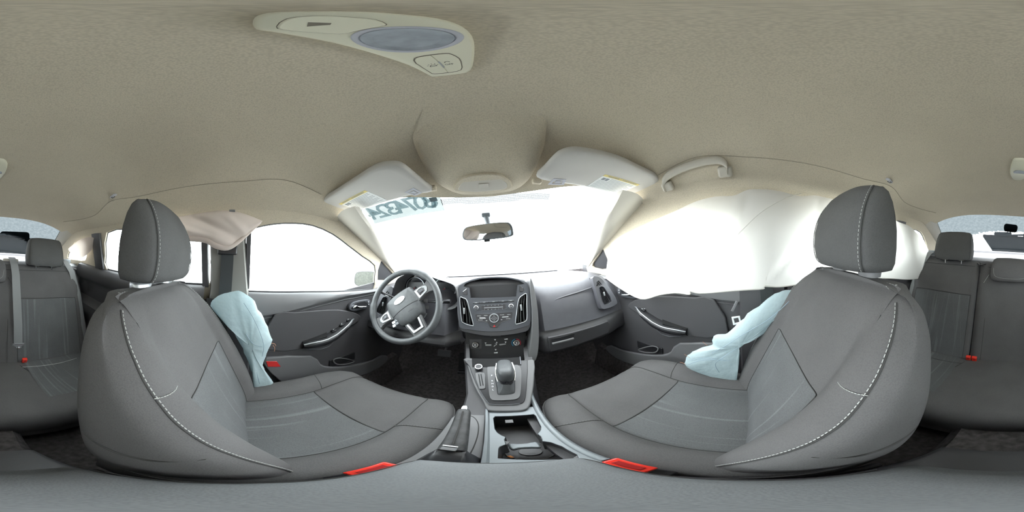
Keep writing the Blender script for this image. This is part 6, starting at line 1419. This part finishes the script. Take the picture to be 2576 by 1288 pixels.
# yard number on the windshield, facing outwards
ps = thing('windshield_sticker', 'pale strip with large dark digits stuck on top of the windshield, read from outside', 'sticker', (-.34, .60, 1.0))
a_ = ws(-.30, .03); 
def wsn(u, v): 
    n = (ws(u + .01, v) - ws(u - .01, v)).cross(ws(u, v + .01) - ws(u, v - .01)); n.normalize()
    return n if n.z > 0 else -n
STICK = glass('sticker_film', (.080, .087, .085))
rows = [[ws(u, v) + wsn(u, v) * .002 for u in [(-.86 + .56 * i / 12) for i in range(13)]] for v in (-.04, .03, .08, .128)]
loft('strip', rows, STICK, ps, closed=False)
DIG = mat('sticker_ink', (.045, .075, .085), .8)
DIGT = glass('ink_film', (.62, .70, .72))
for i, ch in enumerate('8074324'):
    u = -.375 - .070 * i; v = .032
    p = ws(u, v) + wsn(u, v) * .0035; n = wsn(u, v)
    text('digit', ch, p, n, .120, DIGT, ps, right=tuple((ws(u - .02, v) - ws(u + .02, v)).normalized()), extr=0.0001, bold=.0015)
prism('barcode', [ws(u, v) + wsn(u, v) * .003 for u, v in ((-.335, .0), (-.365, .0), (-.385, .09), (-.352, .09))], .0005, DIGT, ps, toward=(0, 5, 5), bevel=0)
box('pale_label', (.03, .001, .02), ws(-.35, .012), mat('ink_blue', (.10, .14, .16), .8), ps, rot=(R(60), 0, 0), bevel=0)

# ================================================================ airbags
def sheet(name, top, bot, m, parent, nx=70, nz=26, bulge=.02, side=1, seed=0, folds=(), sag=None):
    """an emptied bag: cloth hung between two measured edges, with soft folds"""
    tp = spline(top, 4, False); bt = spline(bot, 4, False)
    def at(L, t):
        k = t * (len(L) - 1); j = min(int(k), len(L) - 2); return L[j].lerp(L[j + 1], k - j)
    front = []; backr = []
    for i in range(nx + 1):
        t = i / nx; a, b = at(tp, t), at(bt, t); rf = []; rb = []
        for j in range(nz + 1):
            w = j / nz; p = a.lerp(b, w)
            env = math.sin(math.pi * min(1, max(0, w))) ** .6 * math.sin(math.pi * min(1, .04 + t * .92)) ** .5
            nn = noise.noise(Vector((p.y * 7 + seed, p.z * 5, seed))) * .012 + noise.noise(Vector((p.y * 2.5 + p.z * 9 + seed, p.z * 2, 3))) * .010
            f = 0
            for (ty, tz, ang, wd, am) in folds:
                dd = (p.y - ty) * math.cos(ang) + (p.z - tz) * math.sin(ang)
                f += am * math.exp(-(dd / wd) ** 2)
            x = bulge * env + nn * (.4 + env) + f * env
            rf.append(Vector((p.x - side * x, p.y, p.z))); rb.append(Vector((p.x + side * (.004 + bulge * .3 * env), p.y, p.z)))
        front.append(rf); backr.append(rb)
    return loft(name, front, m, parent, closed=False, angle=80)
cb = thing('curtain_airbag', 'large white curtain airbag hanging over the passenger side windows', 'airbag', (.57, -.1, .7))
sheet('cloth', D['cur_top'], D['cur_bot'], BAG, cb, nx=90, nz=30, bulge=.022, side=1, seed=1.7,
      folds=((-.12, .75, .75, .012, .014), (.02, .93, .25, .015, -.012), (-.2, .70, .15, .02, .012), (-.75, .80, .5, .015, .014), (-.9, .7, -.4, .02, -.012), (.33, .88, .1, .006, -.006), (-.55, .75, .9, .02, .010)))
tube('hem', [Vector(p) + Vector((-.002, 0, .001)) for p in spline(D['cur_bot'], 4, False)], .0022, BAG, cb, seg=6)
tube('tether_fold', spline([(.549, -.17, .985), (.545, -.12, .965), (.540, -.04, .915), (.538, .02, .86), (.538, .04, .84)], 5, False), .0012, BAG, cb, seg=6)
# driver side: the bag is bunched up over the pillar
cl_ = thing('collapsed_curtain_airbag', 'crumpled pinkish curtain airbag bunched over the pillar behind the driver window', 'airbag', (-.56, -.07, .9))
top_ = [(-.580, -.36, .985), (-.572, -.30, .990), (-.565, -.245, .985), (-.560, -.18, .990), (-.555, -.105, .997), (-.552, -.0624, .999), (-.555, -.005, .994), (-.560, .045, .980), (-.566, .085, .966)]
bot_ = [(-.590, -.36, .930), (-.580, -.30, .905), (-.570, -.235, .893), (-.56, -.177, .890), (-.555, -.117, .883), (-.548, -.080, .862), (-.548, -.040, .856), (-.553, .005, .885), (-.566, .075, .955)]
sheet('cloth', top_, bot_, BAGP, cl_, nx=50, nz=20, bulge=.030, side=-1, seed=4.2, folds=((-.08, .93, 1.1, .012, -.016), (-.02, .95, .8, .012, .012), (-.15, .91, 1.25, .010, .012)))
tube('lower_roll', spline([Vector(p) + Vector((.006, 0, .004)) for p in bot_], 4, False), [.004 + .008 * math.sin(math.pi * i / 32) for i in range(33)], BAGP, cl_, seg=10)
box('cloth_tab', (.008, .022, .010), (-.548, -.028, .997), GREYP, cl_, bevel=.003)
cq = thing('rear_curtain_remnant', 'torn pale airbag remnant hanging over the rear quarter window behind the driver', 'airbag', (-.62, -.92, .87))
sheet('cloth', [(-.612, -1.10, .868), (-.605, -1.0, .905), (-.602, -.92, .93), (-.602, -.84, .938), (-.603, -.78, .935)], [(-.620, -1.07, .835), (-.622, -1.01, .812), (-.622, -.95, .800), (-.620, -.885, .815), (-.610, -.80, .86)], BAGP, cq, nx=30, nz=14, bulge=.014, side=-1, seed=8.1)

def pillow_bag(name, outline, m, label, sgn, thick=.035, seed=0, seams=(), frays=()):
    t_ = thing(name, label, 'airbag', tuple(sum((Vector(p) for p in outline), Vector()) / len(outline)))
    pts = spline(outline, 4); c = sum(pts, Vector()) / len(pts)
    rings = []
    for f, o in ((.10, 1.0), (.35, .98), (.6, .86), (.8, .62), (.92, .35), (1.0, 0.0), (.93, -.25), (.7, -.5), (.3, -.6)):
        r_ = []
        for p in pts:
            q = c + (p - c) * f
            nz_ = noise.noise(Vector((q.y * 22 + seed, q.z * 22, seed))) * .010 + noise.noise(Vector((q.y * 60, q.z * 60, seed))) * .006
            e_ = noise.noise(Vector((p.y * 60, p.z * 60, 5))) * .006 if f > .85 else 0
            r_.append(Vector((q.x - sgn * (thick * o + nz_ * (1.2 - f)), q.y + e_, q.z + e_ * .7)))
        rings.append(r_)
    b = loft('cushion', rings, m, t_, angle=80)
    for s_ in seams:
        tube('seam', spline(s_, 5, False), .0010, mat('bag_seam', (.30, .40, .48), .9), b, seg=5)
    for p, q in frays:
        tube('loose_thread', spline([p, (Vector(p) + Vector(q)) / 2 + Vector((0, .004, .003)), q], 3, False), .0006, mat('thread_orange', (.75, .35, .2), .8), b, seg=4)
    return t_
# folded edges and seam lines follow the outline of each bag
oR = D['sideR']; xR = .488
pillow_bag('side_airbag', [(.53 + .0, p[1], p[2]) for p in oR], BAGB, 'pale blue deflated side airbag beside the passenger seat backrest', 1, thick=.030, seed=2.0,
           seams=([(.497, -.115, .630), (.492, -.05, .575), (.490, .03, .520), (.492, .09, .465), (.497, .13, .43)], [(.496, .05, .46), (.494, .09, .42), (.494, .12, .38), (.498, .11, .33)], [(.500, .215, .35), (.497, .17, .385), (.494, .12, .40), (.494, .07, .40)], [(.499, .205, .375), (.496, .16, .40), (.493, .11, .41)]),
           frays=(((.52, .215, .37), (.52, .235, .385)), ((.52, .232, .33), (.52, .255, .335)), ((.52, .15, .445), (.52, .165, .462))))
oL = D['sideL']
pillow_bag('side_airbag', [(-.565, p[1], p[2]) for p in oL], BAGB, 'pale blue deflated side airbag between the driver seat and the driver door', -1, thick=.030, seed=6.0,
           seams=([(-.532, .02, .67), (-.530, .05, .62), (-.530, .075, .56), (-.532, .09, .50), (-.535, .085, .45)], [(-.533, .03, .55), (-.531, .055, .51), (-.532, .085, .495)], [(-.535, .06, .42), (-.536, .07, .36), (-.538, .08, .30)]),
           frays=(((-.55, .12, .50), (-.55, .135, .485)), ((-.55, .125, .49), (-.55, .13, .46))))

# ================================================================ outside
tb = thing('dark_shape', 'dark tapered shape with dark lumps on top seen through the rear window', 'container', (-.4, -5.6, -.4))  # identity unclear, a tub form stands in for the dark mass
loft('body', [[Vector((x, y, z)) for x, y in ((cx0, -5.0 + .15 * k), (cx1, -5.0 + .15 * k), (cx1, -7.5), (cx0, -7.5))] for k, (cx0, cx1, z) in enumerate(((-1.62, .33, .55), (-1.60, .50, .86), (-1.50, .76, 1.22), (-1.42, .74, 1.27)))], DARK_SHAPE, tb, bevel=.03, angle=50)
tube('rim', [(-1.46, -4.95, 1.30), (-.5, -4.95, 1.36), (.76, -4.95, 1.24)], .03, DARK_SHAPE, tb)
box('lump', (.95, .5, .30), (-.95, -5.2, 1.36), DARK_SHAPE, tb, rot=(0, R(3), 0), bevel=.10, bseg=4)
box('lump', (.42, .4, .22), (-.05, -5.1, 1.56), DARK_SHAPE, tb, rot=(0, R(-4), 0), bevel=.08, bseg=4)
box('lump', (.55, .4, .12), (.18, -5.2, 1.36), DARK_SHAPE, tb, rot=(0, R(2), 0), bevel=.04)
box('stand', (1.6, 2, .9), (-.5, -6.3, .05), DARK_SHAPE, tb, bevel=.05)
